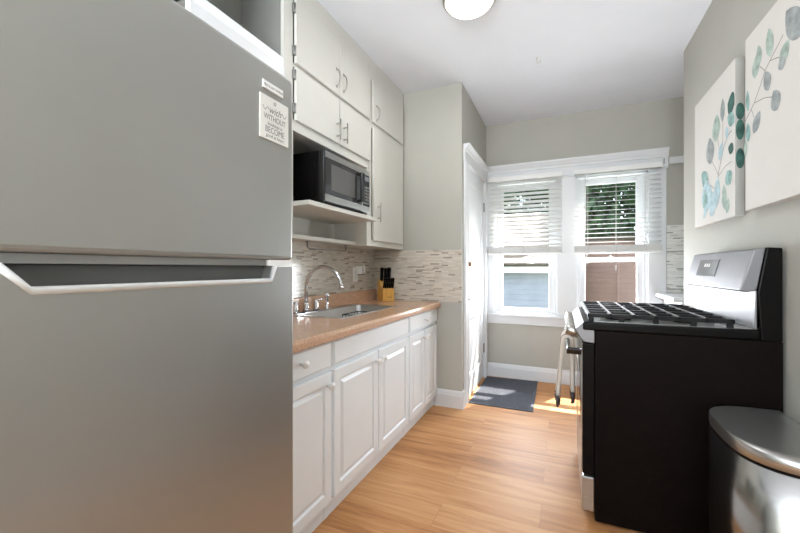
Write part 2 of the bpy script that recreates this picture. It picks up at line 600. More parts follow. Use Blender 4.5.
# baseboards
def base_profile(o, s):
    return [(o, 0), (o + s * 0.018, 0), (o + s * 0.018, 0.105), (o + s * 0.014, 0.118), (o + s * 0.012, 0.132), (o + s * 0.006, 0.145), (o, 0.147)]
b = MB().prism(base_profile(YS, -1), 'X', -1.045, XD + 0.018)
b.prism(base_profile(XD, 1), 'Y', YS, 3.165)
struct(b.build('baseboard_center', M['trim']), 'white moulded baseboard around the wall corner beside the cabinets', 'baseboard')
b = MB().prism(base_profile(YB, -1), 'X', XD, 1.7)
struct(b.build('baseboard_back', M['trim']), 'white moulded baseboard below the windows', 'baseboard')
b = MB().prism(base_profile(XR, -1), 'Y', YR, 3.32)
struct(b.build('baseboard_right', M['trim']), 'white moulded baseboard along the stove wall', 'baseboard')

# ------------------------------------------------------------------ door in the side wall
D0, D1, DZ = 3.285, 4.065, 2.125
d = sthing('door_1', 'narrow white two-panel door in the left side wall by the mat', 'door', (XD - 0.03, (D0 + D1) / 2, 0))
b = MB()
xf = XD - 0.006
P = FX(xf)
# slab split into stiles, rails and two sunk panels
zr = [(0.012, 0.19), (0.72, 0.97), (2.0, DZ)]
for z0, z1 in zr:
    b.box(xf - 0.04, xf, D0 + 0.115, D1 - 0.115, z0, z1)
b.box(xf - 0.04, xf, D0, D0 + 0.115, 0.012, DZ).box(xf - 0.04, xf, D1 - 0.115, D1, 0.012, DZ)
for z0, z1 in ((0.19, 0.72), (0.97, 2.0)):
    r = (D0 + 0.115, D1 - 0.115, z0, z1)
    b.rings(P, [inset(r, 0, 0), inset(r, 0.012, -0.010), inset(r, 0.02, -0.014), inset(r, 0.05, -0.012)])
b.build('panel', M['trim'], d)
b = MB().lathe((xf, D0 + 0.07, 0.915), [(0.026, 0), (0.026, 0.006), (0.010, 0.010), (0.010, 0.03)], 'X', 20)
rose = b.build('knob_plate', M['chrome'], d)
MB().lathe((xf + 0.028, D0 + 0.07, 0.915), [(0.012, 0), (0.026, 0.01), (0.029, 0.024), (0.022, 0.038), (0.0, 0.042)], 'X', 12, False).build('knob', M['clear'], rose)
b = MB().lathe((xf, D0 + 0.07, 1.235), [(0.027, 0), (0.027, 0.008), (0.02, 0.013), (0.0, 0.014)], 'X', 20).box(xf + 0.012, xf + 0.03, D0 + 0.065, D0 + 0.075, 1.215, 1.255)
b.build('deadbolt', M['bronze'], d)['label'] = 'bronze deadbolt turn above the knob'
MB().box(xf, xf + 0.004, D0 + 0.055, D0 + 0.075, 1.53, 1.585).build('latch_plate', M['darkgrey'], d)
for z in (0.33, 1.86):
    b = MB().tube([(xf + 0.006, D1 + 0.002, z - 0.05), (xf + 0.006, D1 + 0.002, z + 0.05)], 0.008, 8)
    b.box(xf - 0.001, xf + 0.003, D1 - 0.02, D1, z - 0.045, z + 0.045)
    b.build('hinge', M['hinge'], d)

c0, c1 = 3.165, 3.275
def casing_profile(y0, y1):
    return [(XD, y0), (XD + 0.022, y0), (XD + 0.024, y0 + 0.012), (XD + 0.018, y0 + 0.02), (XD + 0.018, y1 - 0.03), (XD + 0.024, y1 - 0.02), (XD + 0.02, y1 - 0.006), (XD + 0.01, y1), (XD, y1)]
b = MB().prism(casing_profile(c0, c1), 'Z', 0.0, 2.14)
b.prism(casing_profile(4.075, YB - 0.02), 'Z', 0.0, 2.14)
b.box(XD - 0.1, XD, c1, D0 - 0.002, 0, 2.13).box(XD - 0.1, XD, D1 + 0.002, 4.075, 0, 2.13).box(XD - 0.1, XD, c1, 4.075, 2.128, 2.14)
# head with crown
prof = [(XD, 2.135), (XD + 0.02, 2.135), (XD + 0.02, 2.15), (XD + 0.017, 2.155), (XD + 0.017, 2.225), (XD + 0.028, 2.232), (XD + 0.03, 2.246), (XD + 0.05, 2.265), (XD + 0.058, 2.268), (XD + 0.058, 2.278), (XD, 2.278)]
b.prism(prof, 'Y', c0 - 0.012, YB - 0.062)
struct(b.build('trim_4', M['trim']), 'white casing with crowned head around the side door', 'door casing')
b = MB().box(XD - 0.1, XD - 0.0, D0, D1, 0, 0.01)
struct(b.build('trim_5', M['threshold']), 'oak threshold strip under the side door', 'threshold')

# ------------------------------------------------------------------ windows
def window(idx, label, x0, x1):
    w = sthing('window_%d' % idx, label, 'window', ((x0 + x1) / 2, YB + 0.05, WZ0))
    b = MB()
    # jambs
    b.box(x0, x0 + 0.018, YB, YB + 0.14, WZ0, WZ1).box(x1 - 0.018, x1, YB, YB + 0.14, WZ0, WZ1)
    b.box(x0, x1, YB, YB + 0.14, WZ1 - 0.018, WZ1).box(x0, x1, YB - 0.0, YB + 0.16, WZ0, WZ0 + 0.018)
    # inner stop beads
    b.box(x0 + 0.018, x0 + 0.04, YB + 0.012, YB + 0.03, WZ0 + 0.018, WZ1 - 0.018).box(x1 - 0.04, x1 - 0.018, YB + 0.012, YB + 0.03, WZ0 + 0.018, WZ1 - 0.018)
    b.build('window_frame', M['trim'], w, 0.003)
    def sash(y, z0, z1, bot, top, nm):
        b = MB()
        a0, a1 = x0 + 0.02, x1 - 0.02
        s = 0.068
        b.box(a0, a0 + s, y, y + 0.035, z0, z1).box(a1 - s, a1, y, y + 0.035, z0, z1)
        b.box(a0 + s, a1 - s, y, y + 0.035, z0, z0 + bot).box(a0 + s, a1 - s, y, y + 0.035, z1 - top, z1)
        f = b.build('sash', M['trim'], w, 0.004)
        MB().box(a0 + s - 0.006, a1 - s + 0.006, y + 0.016, y + 0.019, z0 + bot - 0.006, z1 - top + 0.006).build('pane', M['pane'], f)
        return f
    lo = sash(YB + 0.032, WZ0 + 0.02, 1.305, 0.045, 0.042, 'lower')
    sash(YB + 0.072, 1.265, WZ1 - 0.02, 0.042, 0.06, 'upper')
    xm = (x0 + x1) / 2
    MB().box(xm - 0.03, xm + 0.03, YB + 0.035, YB + 0.06, 1.305, 1.315).lathe((xm, YB + 0.045, 1.315), [(0.014, 0), (0.014, 0.008), (0.0, 0.012)], 'Z', 12).build('sash_lock', M['nickel'], lo)
    return w
window(1, 'left double-hung white window nearest the door', *LW)
window(2, 'right double-hung white window above the stove', *RW)

# window surround: casings, mullion cover, sill, apron, crowned head
b = MB()
for x0, x1 in ((XD + 0.001, LW[0] + 0.002), (LW[1] - 0.002, RW[0] + 0.002), (RW[1] - 0.002, 0.885)):
    b.box(x0, x1, YB - 0.02, YB, 0.69, 2.14)
b.box(XD + 0.001, 0.885, YB - 0.022, YB, 0.59, 0.672)          # apron
b.box(XD + 0.001, 0.90, YB - 0.045, YB + 0.012, 0.672, 0.70)   # sill
hp = [(YB, 2.13), (YB - 0.026, 2.13), (YB - 0.03, 2.142), (YB - 0.022, 2.152), (YB - 0.022, 2.235), (YB - 0.032, 2.242), (YB - 0.034, 2.255), (YB - 0.042, 2.268), (YB - 0.046, 2.272), (YB - 0.056, 2.295), (YB - 0.062, 2.30), (YB - 0.062, 2.318), (YB, 2.318)]
b.prism(hp, 'X', XD + 0.002, 0.90)
struct(b.build('trim_6', M['trim'], None, 0.002), 'white casing with crowned head around the pair of windows', 'window casing')

# ------------------------------------------------------------------ blinds
def blind(label, x0, x1, tilt, zt, stack, wand_x):
    t = thing('window_blind', label, 'blind', ((x0 + x1) / 2, YB - 0.055, 1.345), 'white slatted blinds on the end windows')
    yc = YB - 0.058
    MB().box(x0, x1, yc - 0.028, yc + 0.028, zt - 0.05, zt).build('headrail', M['blindrail'], t, 0.004)
    b = MB()
    z = 1.345 + stack + 0.03
    pitch = 0.0445
    w = 0.026
    while z < zt - 0.06:
        c, s_ = math.cos(tilt), math.sin(tilt)
        pts = []
        for k in range(5):
            q = (k - 2) / 2
            yy, zz = q * w, 0.0022 * (1 - q * q)
            pts.append((yc + yy * c - zz * s_, z + yy * s_ + zz * c))
        top = [(p[0], p[1] + 0.0014) for p in pts]
        b.prism(pts + top[::-1], 'X', x0 + 0.006, x1 - 0.006)
        z += pitch
    b.build('slats', M['slat'], t)
    b = MB()
    n = 14
    for k in range(n):
        z = 1.345 + 0.021 + (stack - 0.02) * k / n
        b.box(x0 + 0.004, x1 - 0.004, yc - 0.026, yc + 0.026, z, z + 0.0035)
    b.build('stacked_slats', M['slat'], t)
    MB().box(x0 + 0.002, x1 - 0.002, yc - 0.027, yc + 0.027, 1.345, 1.365).build('bottom_rail', M['blindrail'], t, 0.003)
    b = MB()
    for f in (0.17, 0.5, 0.83):
        xx = x0 + (x1 - x0) * f
        for yy in (yc - 0.029, yc + 0.029):
            b.tube([(xx, yy, 1.36), (xx, yy, zt - 0.05)], 0.0012, 5)
        b.tube([(xx - 0.012, yc - 0.031, 1.355), (xx, yc - 0.034, 1.375), (xx + 0.012, yc - 0.031, 1.355)], 0.002, 5)
    b.build('ladder_cords', M['cord'], t)
    b = MB().tube([(wand_x, yc - 0.036, zt - 0.05), (wand_x, yc - 0.038, zt - 0.62)], 0.004, 6)
    b.build('tilt_wand', M['blindrail'], t)
    return t
blind('left white slatted blind with tilted slats, half lowered nearest the door', -0.748, -0.008, math.radians(40), 2.185, 0.078, -0.645)
blind('right white slatted blind with open slats, half lowered behind the stove', 0.10, 0.842, math.radians(10), 2.185, 0.078, 0.205)

# white rail board running right from the window head
t = thing('curtain_rail', 'white rail board on the end wall right of the window head', 'rail', (1.3, YB - 0.02, 2.17))
MB().box(0.905, 1.695, YB - 0.03, YB - 0.001, 2.168, 2.232).build('board', M['trim'], t, 0.003)
MB().box(0.862, 0.868, YB - 0.0262, YB - 0.0235, 2.175, 2.225).build('end_clip', M['darkgrey'], t)

# ------------------------------------------------------------------ refrigerator
FY0, FY1, FXF = 0.085, 0.839, -0.70
fr = thing('refrigerator', 'tall stainless top-freezer refrigerator filling the left foreground', 'refrigerator', (-1.1, 0.46, 0))
MB().box(-1.50, FXF - 0.068, FY0 + 0.006, FY1 - 0.004, 0.035, 1.715).build('case', M['fridgeside'], fr, 0.006)
MB().box(FXF - 0.06, FXF, FY0, FY1, 1.2225, 1.731).build('freezer_door', M['fridge'], fr, 0.010, 3)
out = [(FY0, 0.06), (FY1, 0.06), (FY1, 1.2055), (0.765, 1.2055), (0.752, 1.168), (0.274, 1.168), (0.240, 1.2055), (FY0, 1.2055)]
fd = MB().prism(out, 'X', FXF - 0.06, FXF).build('fridge_door', M['fridge'], fr, 0.004, 3)
MB().prism([(0.2405, 1.2045), (0.2745, 1.1685), (0.7515, 1.1685), (0.7645, 1.2045)], 'X', FXF - 0.058, FXF - 0.035).build('handle_recess', M['darkgrey'], fd)
b = MB().tube([(FXF - 0.002, 0.238, 1.2035), (FXF - 0.002, 0.2735, 1.1668), (FXF - 0.002, 0.7525, 1.1668), (FXF - 0.002, 0.7665, 1.2035)], 0.0065, 8)
b.build('handle_lip', M['lip'], fd)
b = MB().box(FXF - 0.066, FXF - 0.012, FY0 + 0.004, FY1 - 0.095, 1.2065, 1.2215)
b.build('gasket', M['midgrey'], fr)
b = MB().box(FXF - 0.055, FXF - 0.004, FY1 - 0.088, FY1 - 0.004, 1.2065, 1.2215)
b.build('hinge', M['white'], fr)
MB().box(-0.86, FXF - 0.02, FY1 - 0.09, FY1 - 0.02, 1.7315, 1.742).build('hinge_cover', M['midgrey'], fr, 0.004)
MB().box(FXF - 0.065, FXF - 0.03, FY0 + 0.02, FY1 - 0.02, 0.005, 0.055).build('kick_grille', M['darkgrey'], fr)
for y in (FY0 + 0.05, FY1 - 0.05):
    for x in (-1.42, -0.80):
        MB().lathe((x, y, 0), [(0.018, 0), (0.018, 0.015), (0.01, 0.016), (0.01, 0.036)], 'Z', 12).build('foot', M['black'], fr)

# two magnets on the freezer door
mx = FXF + 0.0005
t = thing('magnet', 'narrow white plaque magnet above the larger one on the freezer door', 'magnet', (mx, 0.755, 1.657), 'magnet signs on the freezer door')
MB().box(mx, mx + 0.004, 0.719, 0.792, 1.6605, 1.681).build('plate', M['white'], t, 0.0008)
text_part('lettering', 'this is our kitchen', 0.0095, M['ink'], t, (mx + 0.0043, 0.7555, 1.6705), (0, 1, 0), (0, 0, 1))
t = thing('magnet', 'square grey-white sign magnet with lettering on the freezer door', 'magnet', (mx, 0.76, 1.533), 'magnet signs on the freezer door')
MB().box(mx, mx + 0.003, 0.709, 0.814, 1.532, 1.644).build('plate', M['plaque'], t, 0.0008)
for body, size, z, sh, sx in (('with', 0.026, 1.611, 0.3, 1.0), ('WITHOUT', 0.021, 1.590, 0, 0.8), ('kindness is', 0.0125, 1.574, 0.15, 1.0), ('BECOME', 0.023, 1.558, 0, 0.8), ('good at heart', 0.012, 1.543, 0.1, 1.0)):
    text_part('lettering', body, size, M['ink'], t, (mx + 0.0033, 0.7615, z), (0, 1, 0), (0, 0, 1), sx=sx, shear=sh)
for s in (-1, 1):
    MB().tube([(mx + 0.0032, 0.7615 + s * (0.022 + 0.022 * k / 10), 1.611 + 0.005 * math.sin(k * 0.75)) for k in range(11)], 0.0007, 5).build('flourish', M['ink'], t)
MB().tube([(mx + 0.0032, 0.7615 + 0.0035 * math.sin(a), 1.632 + 0.0035 * math.cos(a) * 1.1) for a in [2 * PI * k / 12 for k in range(13)]], 0.0009, 5).build('heart', M['ink'], t)

# ------------------------------------------------------------------ wall cabinets
XU = -1.33
def bar_pull(parent, x, y, z0, z1, m):
    b = MB().tube([(x + 0.03, y, z0), (x + 0.03, y, z1)], 0.0045, 10)
    L = z1 - z0
    for z in (z0 + L * 0.2, z1 - L * 0.2):
        b.tube([(x, y, z), (x + 0.03, y, z)], 0.004, 8)
    return b.build('handle', m, parent)
def wire_pull(parent, x, y, z0, z1, m):
    pts = []
    for k in range(13):
        a = k / 12
        zz = z0 + (z1 - z0) * a
        pts.append((x + 0.026 * math.sin(PI * a) ** 0.6, y, zz))
    b = MB().tube(pts, 0.0042, 8)
    for z in (z0, z1):
        b.lathe((x, y, z), [(0.009, 0), (0.009, 0.003), (0.0, 0.005)], 'X', 10)
    return b.build('handle', m, parent)
def flat_door(parent, y0, y1, z0, z1, m, x=XU):
    b = MB().box(x, x + 0.018, y0, y1, z0, z1)
    return b.build('door', m, parent, 0.004)
def pin_hinge(parent, x, y, z):
    b = MB().tube([(x + 0.012, y, z - 0.028), (x + 0.012, y, z + 0.028)], 0.005, 8).box(x + 0.0005, x + 0.010, y - 0.012, y + 0.003, z - 0.025, z + 0.025)
    return b.build('hinge', M['hinge'], parent)

# open cubby over the refrigerator
t = thing('wall_cabinet', 'open white cubby cabinet above the refrigerator', 'cabinet', (-1.48, 1.24, 2.0), 'white wall cabinets')
b = MB().box(XL + 0.002, XU - 0.02, 0.985, 1.0, 2.27, ZC - 0.002).box(XL + 0.002, XU - 0.02, 0.985, 1.515, 2.27, 2.288)
b.box(XL + 0.002, XL + 0.010, 0.985, 1.515, 2.0, ZC - 0.002)
b.build('carcass', M['woodgrain'], t)
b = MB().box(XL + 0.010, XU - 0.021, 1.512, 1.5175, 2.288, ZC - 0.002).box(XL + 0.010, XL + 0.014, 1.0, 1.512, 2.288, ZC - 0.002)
b.build('lining', M['lining'], t)['label'] = 'grey inside of the open cubby'  # darker grey than the carcass around it
b = MB().box(XU - 0.02, XU, 0.985, 1.517, 2.0, 2.292).box(XU - 0.02, XU, 0.985, 1.01, 2.292, ZC - 0.002).box(XU - 0.02, XU, 1.01, 1.517, 2.73, ZC - 0.002)
b.build('face_frame', M['cab'], t)
b = MB().box(XU, XU + 0.006, 0.987, 1.517, 2.0, 2.245)
b.build('rail_panel', M['trim'], t)

# double cabinet with microwave nook
t = thing('wall_cabinet', 'white four-door wall cabinet with microwave nook and open shelf below', 'cabinet', (-1.48, 2.0, 1.37), 'white wall cabinets')
b = MB().box(XL + 0.002, XU, 1.519, 1.59, 1.375, ZC - 0.002)                  # left gable with stile
b.box(XU - 0.02, XU, 1.59, 2.4435, 2.655, ZC - 0.002)                         # top rail
b.box(XU - 0.02, XU, 1.59, 2.4435, 2.286, 2.306).box(XU - 0.02, XU, 1.59, 2.4435, 1.942, 2.0)
b.box(XU - 0.02, XU, 2.432, 2.4435, 1.942, 2.70)
b.build('face_frame', M['ucab'], t)
b = MB().box(XL + 0.002, XU - 0.02, 1.59, 2.4085, 1.942, 1.96).box(XL + 0.002, XU - 0.02, 1.59, 2.44, 2.286, 2.304)
b.build('carcass', M['woodgrain'], t)
MB().box(XL + 0.0065, XL + 0.012, 1.59, 2.4085, 1.40, 1.942).build('back_panel', M['ucab'], t)
MB().box(XL + 0.012, -1.222, 1.5915, 2.375, 1.535, 1.561).build('microwave_shelf', M['ucab'], t, 0.003)
MB().box(XL + 0.0065, -1.42, 1.5915, 2.4085, 1.372, 1.397).build('lower_shelf', M['ucab'], t, 0.002)
for y0, y1, hy in ((1.597, 2.022, 1.985), (2.028, 2.432, 2.065)):
    dd = flat_door(t, y0, y1, 2.305, 2.662, M['ucab'])
    wire_pull(dd, XU + 0.018, hy, 2.352, 2.462, M['nickel'])
    if y0 < 1.7:
        for z in (2.37, 2.60):
            pin_hinge(dd, XU + 0.0, 1.595, z)
for y0, y1, hy in ((1.597, 2.018, 1.985), (2.026, 2.432, 2.065)):
    dd = flat_door(t, y0, y1, 1.997, 2.283, M['ucab'])
    bar_pull(dd, XU + 0.018, hy, 2.01, 2.14, M['nickel'])
    if y0 < 1.7:
        for z in (2.06, 2.24):
            pin_hinge(dd, XU + 0.0, 1.595, z)

# tall cabinet at the corner
t = thing('wall_cabinet', 'tall white corner wall cabinet with small door over a long door', 'cabinet', (-1.48, 2.78, 1.365), 'white wall cabinets')
b = MB().box(XL + 0.0065, XU - 0.02, 2.41, 2.43, 1.367, 1.9405).box(XL + 0.0065, XU - 0.02, 2.446, 2.464, 1.9405, ZC - 0.002)
b.box(XL + 0.0065, XU - 0.02, 2.43, YS - 0.0075, 1.367, 1.385).box(XL + 0.0065, XU - 0.02, YS - 0.025, YS - 0.0075, 1.385, ZC - 0.002)
b.build('carcass', M['ucab'], t)
b = MB().box(XU - 0.02, XU, 2.41, 2.48, 1.367, 1.9405).box(XU - 0.02, XU, 2.445, 2.48, 1.9405, ZC - 0.002).box(XU - 0.02, XU, 3.045, YS - 0.0075, 1.367, ZC - 0.002)
b.box(XU - 0.02, XU, 2.48, 3.045, 2.615, ZC - 0.002).box(XU - 0.02, XU, 2.48, 3.045, 2.262, 2.315).box(XU - 0.02, XU, 2.48, 3.045, 1.367, 1.415)
b.build('face_frame', M['ucab'], t)
dd = flat_door(t, 2.475, 3.052, 2.305, 2.622, M['ucab'])
wire_pull(dd, XU + 0.018, 2.535, 2.335, 2.445, M['nickel'])
dd = flat_door(t, 2.485, 3.052, 1.41, 2.268, M['ucab'])
bar_pull(dd, XU + 0.018, 2.545, 1.555, 1.70, M['nickel'])

# paper towel rail under the shelf
b = MB()
px, z1 = -1.50, 1.372
y0, y1 = 1.93, 2.39
b.tube([(px, y0, z1 - 0.0005), (px, y0, z1 - 0.035), (px + 0.004, y0 + 0.012, z1 - 0.046), (px + 0.004, y1 - 0.012, z1 - 0.046), (px, y1, z1 - 0.035), (px, y1, z1 - 0.0005)], 0.004, 8)
b.lathe((px, y0, z1 - 0.004), [(0.012, 0), (0.012, 0.0035)], 'Z', 12).lathe((px, y1, z1 - 0.004), [(0.012, 0), (0.012, 0.0035)], 'Z', 12)
tag(b.build('paper_towel_holder', M['midgrey']), 'empty metal towel rail hanging under the open shelf above the faucet', 'towel rail')

# ------------------------------------------------------------------ microwave
m0, m1, mz0, mz1, mxf = 1.705, 2.235, 1.574, 1.858, -1.21
t = thing('microwave_oven', 'black and steel microwave oven in the cabinet nook', 'microwave', (-1.37, 1.97, 1.561))
b = MB().box(-1.565, mxf - 0.03, m0, m1, mz0, mz1)
body = b.build('case', M['black'], t, 0.006)
b = MB()
for k in range(5):
    for j in range(3):
        b.box(-1.52 + k * 0.022, -1.505 + k * 0.022, m0 - 0.0008, m0 + 0.0005, 1.585 + j * 0.011, 1.590 + j * 0.011)
MB().tube([(-1.275, m0 - 0.001, 1.60), (-1.275, m0 - 0.001, 1.80)], 0.003, 6).build('case_rib', M['black'], body)
b.build('vent', M['darkgrey'], body)
dy = 2.128
dr = MB().box(mxf - 0.029, mxf - 0.002, m0 + 0.001, dy, mz0 + 0.001, mz1).build('door', M['blackgloss'], t, 0.003)
MB().box(mxf - 0.0018, mxf + 0.001, m0 + 0.012, dy - 0.001, mz1 - 0.036, mz1 - 0.002).build('door_trim', M['steel'], dr)
MB().box(mxf - 0.0018, mxf + 0.001, m0 + 0.012, dy - 0.001, mz0 + 0.003, mz0 + 0.040).build('door_trim', M['steel'], dr)
g = MB().box(mxf - 0.0018, mxf - 0.0002, m0 + 0.012, dy - 0.001, mz0 + 0.041, mz1 - 0.037).build('window', M['mwglass'], dr)
MB().box(mxf - 0.0002, mxf + 0.0004, m0 + 0.07, dy - 0.09, mz0 + 0.07, mz1 - 0.065).build('window_screen', M['darkgrey'], dr)
hy = dy - 0.045
b = MB().box(mxf - 0.001, mxf + 0.030, hy - 0.018, hy + 0.018, mz0 + 0.050, mz0 + 0.066).box(mxf - 0.001, mxf + 0.030, hy - 0.018, hy + 0.018, mz1 - 0.062, mz1 - 0.046)
b.box(mxf + 0.022, mxf + 0.036, hy - 0.018, hy + 0.018, mz0 + 0.050, mz1 - 0.046)
b.build('handle', M['blackgloss'], dr, 0.003)
cp = MB().box(mxf - 0.03, mxf - 0.001, dy + 0.002, m1, mz0 + 0.001, mz1).build('control_panel', M['steel'], t, 0.0015)
MB().box(mxf - 0.001, mxf + 0.0005, dy + 0.012, m1 - 0.006, mz0 + 0.04, mz1 - 0.035).build('key_panel', M['blackgloss'], cp)
MB().box(mxf + 0.0005, mxf + 0.001, dy + 0.02, m1 - 0.014, mz1 - 0.075, mz1 - 0.045).build('display', M['display'], cp)
for r in range(6):
    for k in range(3):
        yy = dy + 0.02 + k * 0.025
        zz = mz0 + 0.055 + r * 0.021
        MB().box(mxf + 0.0005, mxf + 0.002, yy, yy + 0.017, zz, zz + 0.012).build('button', M['midgrey'], cp)
for x in (-1.53, -1.26):
    for y in (m0 + 0.04, m1 - 0.04):
        MB().lathe((x, y, 1.5613), [(0.012, 0), (0.012, 0.0115)], 'Z', 10).build('foot', M['black'], t)

# ------------------------------------------------------------------ base cabinets
XB = -1.02
def raised(parent, y0, y1, z0, z1):
    r = (y0, y1, z0, z1)
    i = 0.052
    b = MB().rings(FX(XB), [(*r, 0.0), (*r, 0.017), inset(r, 0.003, 0.020), inset(r, i, 0.020), inset(r, i + 0.006, 0.011), inset(r, i + 0.012, 0.011), inset(r, i + 0.030, 0.019), inset(r, i + 0.032, 0.019)], back=True)
    return b.build('door', M['cab'], parent)
def slab(parent, y0, y1, z0, z1, nm='drawer'):
    r = (y0, y1, z0, z1)
    b = MB().rings(FX(XB), [(*r, 0.0), (*r, 0.014), inset(r, 0.003, 0.017), inset(r, 0.006, 0.020)], back=True)
    return b.build(nm, M['cab'], parent)
def knob(parent, y, z):
    b = MB().lathe((XB + 0.0195, y, z), [(0.009, 0), (0.007, 0.007), (0.008, 0.014), (0.016, 0.020), (0.0185, 0.027), (0.015, 0.034), (0.0, 0.037)], 'X', 16)
    return b.build('knob', M['white'], parent)
def base_cab(label, y0, y1):
    t = thing('base_cabinet', label, 'cabinet', (-1.32, (y0 + y1) / 2, 0), 'white base cabinets under the terracotta counter')
    b = MB()
    b.box(-1.60, XB - 0.02, y0, y0 + 0.016, 0.0, 0.715).box(-1.60, XB - 0.02, y1 - 0.016, y1, 0.0, 0.715).box(-1.60, XB - 0.02, y0 + 0.016, y1 - 0.016, 0.085, 0.10)
    b.box(-1.60, -1.59, y0 + 0.016, y1 - 0.016, 0.1, 0.70)
    b.build('carcass', M['cab'], t)
    b = MB().box(XB - 0.02, XB, y0, y0 + 0.03, 0.085, 0.858).box(XB - 0.02, XB, y1 - 0.03, y1, 0.085, 0.858)
    b.box(XB - 0.02, XB, y0 + 0.03, y1 - 0.03, 0.825, 0.858).box(XB - 0.02, XB, y0 + 0.03, y1 - 0.03, 0.70, 0.745).box(XB - 0.02, XB, y0 + 0.03, y1 - 0.03, 0.085, 0.12)
    b.build('face_frame', M['cab'], t)
    MB().box(-1.07, -1.042, y0 + 0.0, y1, 0, 0.085).build('toe_kick', M['cab'], t)
    return t
t = base_cab('white base cabinet with one drawer and one door beside the refrigerator', 0.87, 1.480)
q = slab(t, 0.885, 1.470, 0.735, 0.850); knob(q, 1.245, 0.800)
q = raised(t, 0.885, 1.470, 0.100, 0.712); knob(q, 1.435, 0.655)
t = base_cab('white two-door sink base cabinet with plain false front, middle of the row', 1.4805, 2.4345)
slab(t, 1.492, 2.424, 0.735, 0.850, 'false_front')
q = raised(t, 1.492, 1.952, 0.100, 0.712); knob(q, 1.92, 0.66)
q = raised(t, 1.964, 2.424, 0.100, 0.712); knob(q, 1.996, 0.66)
t = base_cab('white narrow-door base cabinet with one drawer at the far wall end', 2.435, 3.092)
q = slab(t, 2.447, 3.075, 0.735, 0.850); knob(q, 2.76, 0.795)
q = raised(t, 2.447, 2.755, 0.100, 0.712); knob(q, 2.725, 0.66)
q = raised(t, 2.767, 3.075, 0.100, 0.712); knob(q, 2.797, 0.66)

# ------------------------------------------------------------------ countertop with sink cut-out
SX0, SX1, SY0, SY1 = -1.575, -1.165, 1.83, 2.60
CY0, CY1 = 0.87, YS - 0.008
CZ = 0.905
t = thing('countertop', 'terracotta speckled laminate countertop with low back lip', 'countertop', (-1.3, 1.98, 0.86))
b = MB()
b.box(-1.625, SX0 + 0.02, CY0, CY1, 0.86, CZ).box(SX0 + 0.02, SX1 - 0.02, CY0, SY0 + 0.02, 0.86, CZ).box(SX0 + 0.02, SX1 - 0.02, SY1 - 0.02, CY1, 0.86, CZ)
xe = -0.975
prof = [(SX1 - 0.02, 0.86), (xe - 0.006, 0.86), (xe, 0.866), (xe, 0.890), (xe - 0.004, 0.900), (xe - 0.013, CZ), (SX1 - 0.02, CZ)]
b.prism(prof, 'Y', CY0, CY1)
b.build('worktop', M['counter'], t)
b = MB().prism([(XL + 0.0065, CZ), (XL + 0.026, CZ), (XL + 0.026, 0.998), (XL + 0.022, 1.003), (XL + 0.0065, 1.003)], 'Y', CY0, CY1)
b.build('back_lip', M['counter'], t)

# ------------------------------------------------------------------ sink
t = thing('kitchen_sink', 'stainless drop-in sink set in the terracotta counter', 'sink', ((SX0 + SX1) / 2, (SY0 + SY1) / 2, 0.72))
zr = CZ + 0.004
bx0, bx1, by0, by1 = SX0 + 0.075, SX1 - 0.03, SY0 + 0.035, SY1 - 0.035
def rrect(x0, x1, y0, y1, r, z, n=6):
    pts = []
    for cx, cy, a0 in ((x1 - r, y1 - r, 0), (x0 + r, y1 - r, PI / 2), (x0 + r, y0 + r, PI), (x1 - r, y0 + r, 1.5 * PI)):
        for k in range(n + 1):
            a = a0 + PI / 2 * k / n
            pts.append((cx + r * math.cos(a), cy + r * math.sin(a), z))
    return pts
b = MB()
loops = [rrect(SX0, SX1, SY0, SY1, 0.03, CZ + 0.0006), rrect(SX0 + 0.002, SX1 - 0.002, SY0 + 0.002, SY1 - 0.002, 0.03, zr), rrect(bx0 - 0.006, bx1 + 0.006, by0 - 0.006, by1 + 0.006, 0.055, zr),
         rrect(bx0, bx1, by0, by1, 0.05, zr - 0.006), rrect(bx0 + 0.006, bx1 - 0.006, by0 + 0.006, by1 - 0.006, 0.05, 0.765), rrect(bx0 + 0.03, bx1 - 0.03, by0 + 0.03, by1 - 0.03, 0.05, 0.74)]
V = [[b.bm.verts.new(p) for p in L] for L in loops]
for i in range(len(V) - 1):
    n = len(V[i])
    for k in range(n):
        f = b.bm.faces.new((V[i][k], V[i][(k + 1) % n], V[i + 1][(k + 1) % n], V[i + 1][k])); f.smooth = i > 1
b.bm.faces.new(V[-1])
b.build('basin', M['steel'], t)
MB().lathe(((bx0 + bx1) / 2, (by0 + by1) / 2, 0.7405), [(0.042, 0), (0.042, 0.003), (0.03, 0.001), (0.0, 0.0005)], 'Z', 20).build('drain', M['chrome'], t)

# black wire rack standing in the basin
b = MB()
rx0, rx1, ry0, ry1, rz0, rz1 = -1.42, -1.24, 2.22, 2.43, 0.75, 0.872
for z in (rz1, 0.81):
    b.tube([(rx0, ry0, z), (rx1, ry0, z), (rx1, ry1, z), (rx0, ry1, z), (rx0, ry0, z)], 0.0035, 6)
for k in range(6):
    y = ry0 + (ry1 - ry0) * k / 5
    b.tube([(rx0, y, rz1), (rx0, y, rz0), (rx1, y, rz0), (rx1, y, rz1)], 0.0025, 6)
for x in (rx0, rx1):
    for y in (ry0, ry1):
        b.tube([(x, y, rz1), (x, y, 0.742)], 0.0035, 6)
tag(b.build('sink_rack', M['black']), 'small black wire rack standing inside the sink', 'rack')

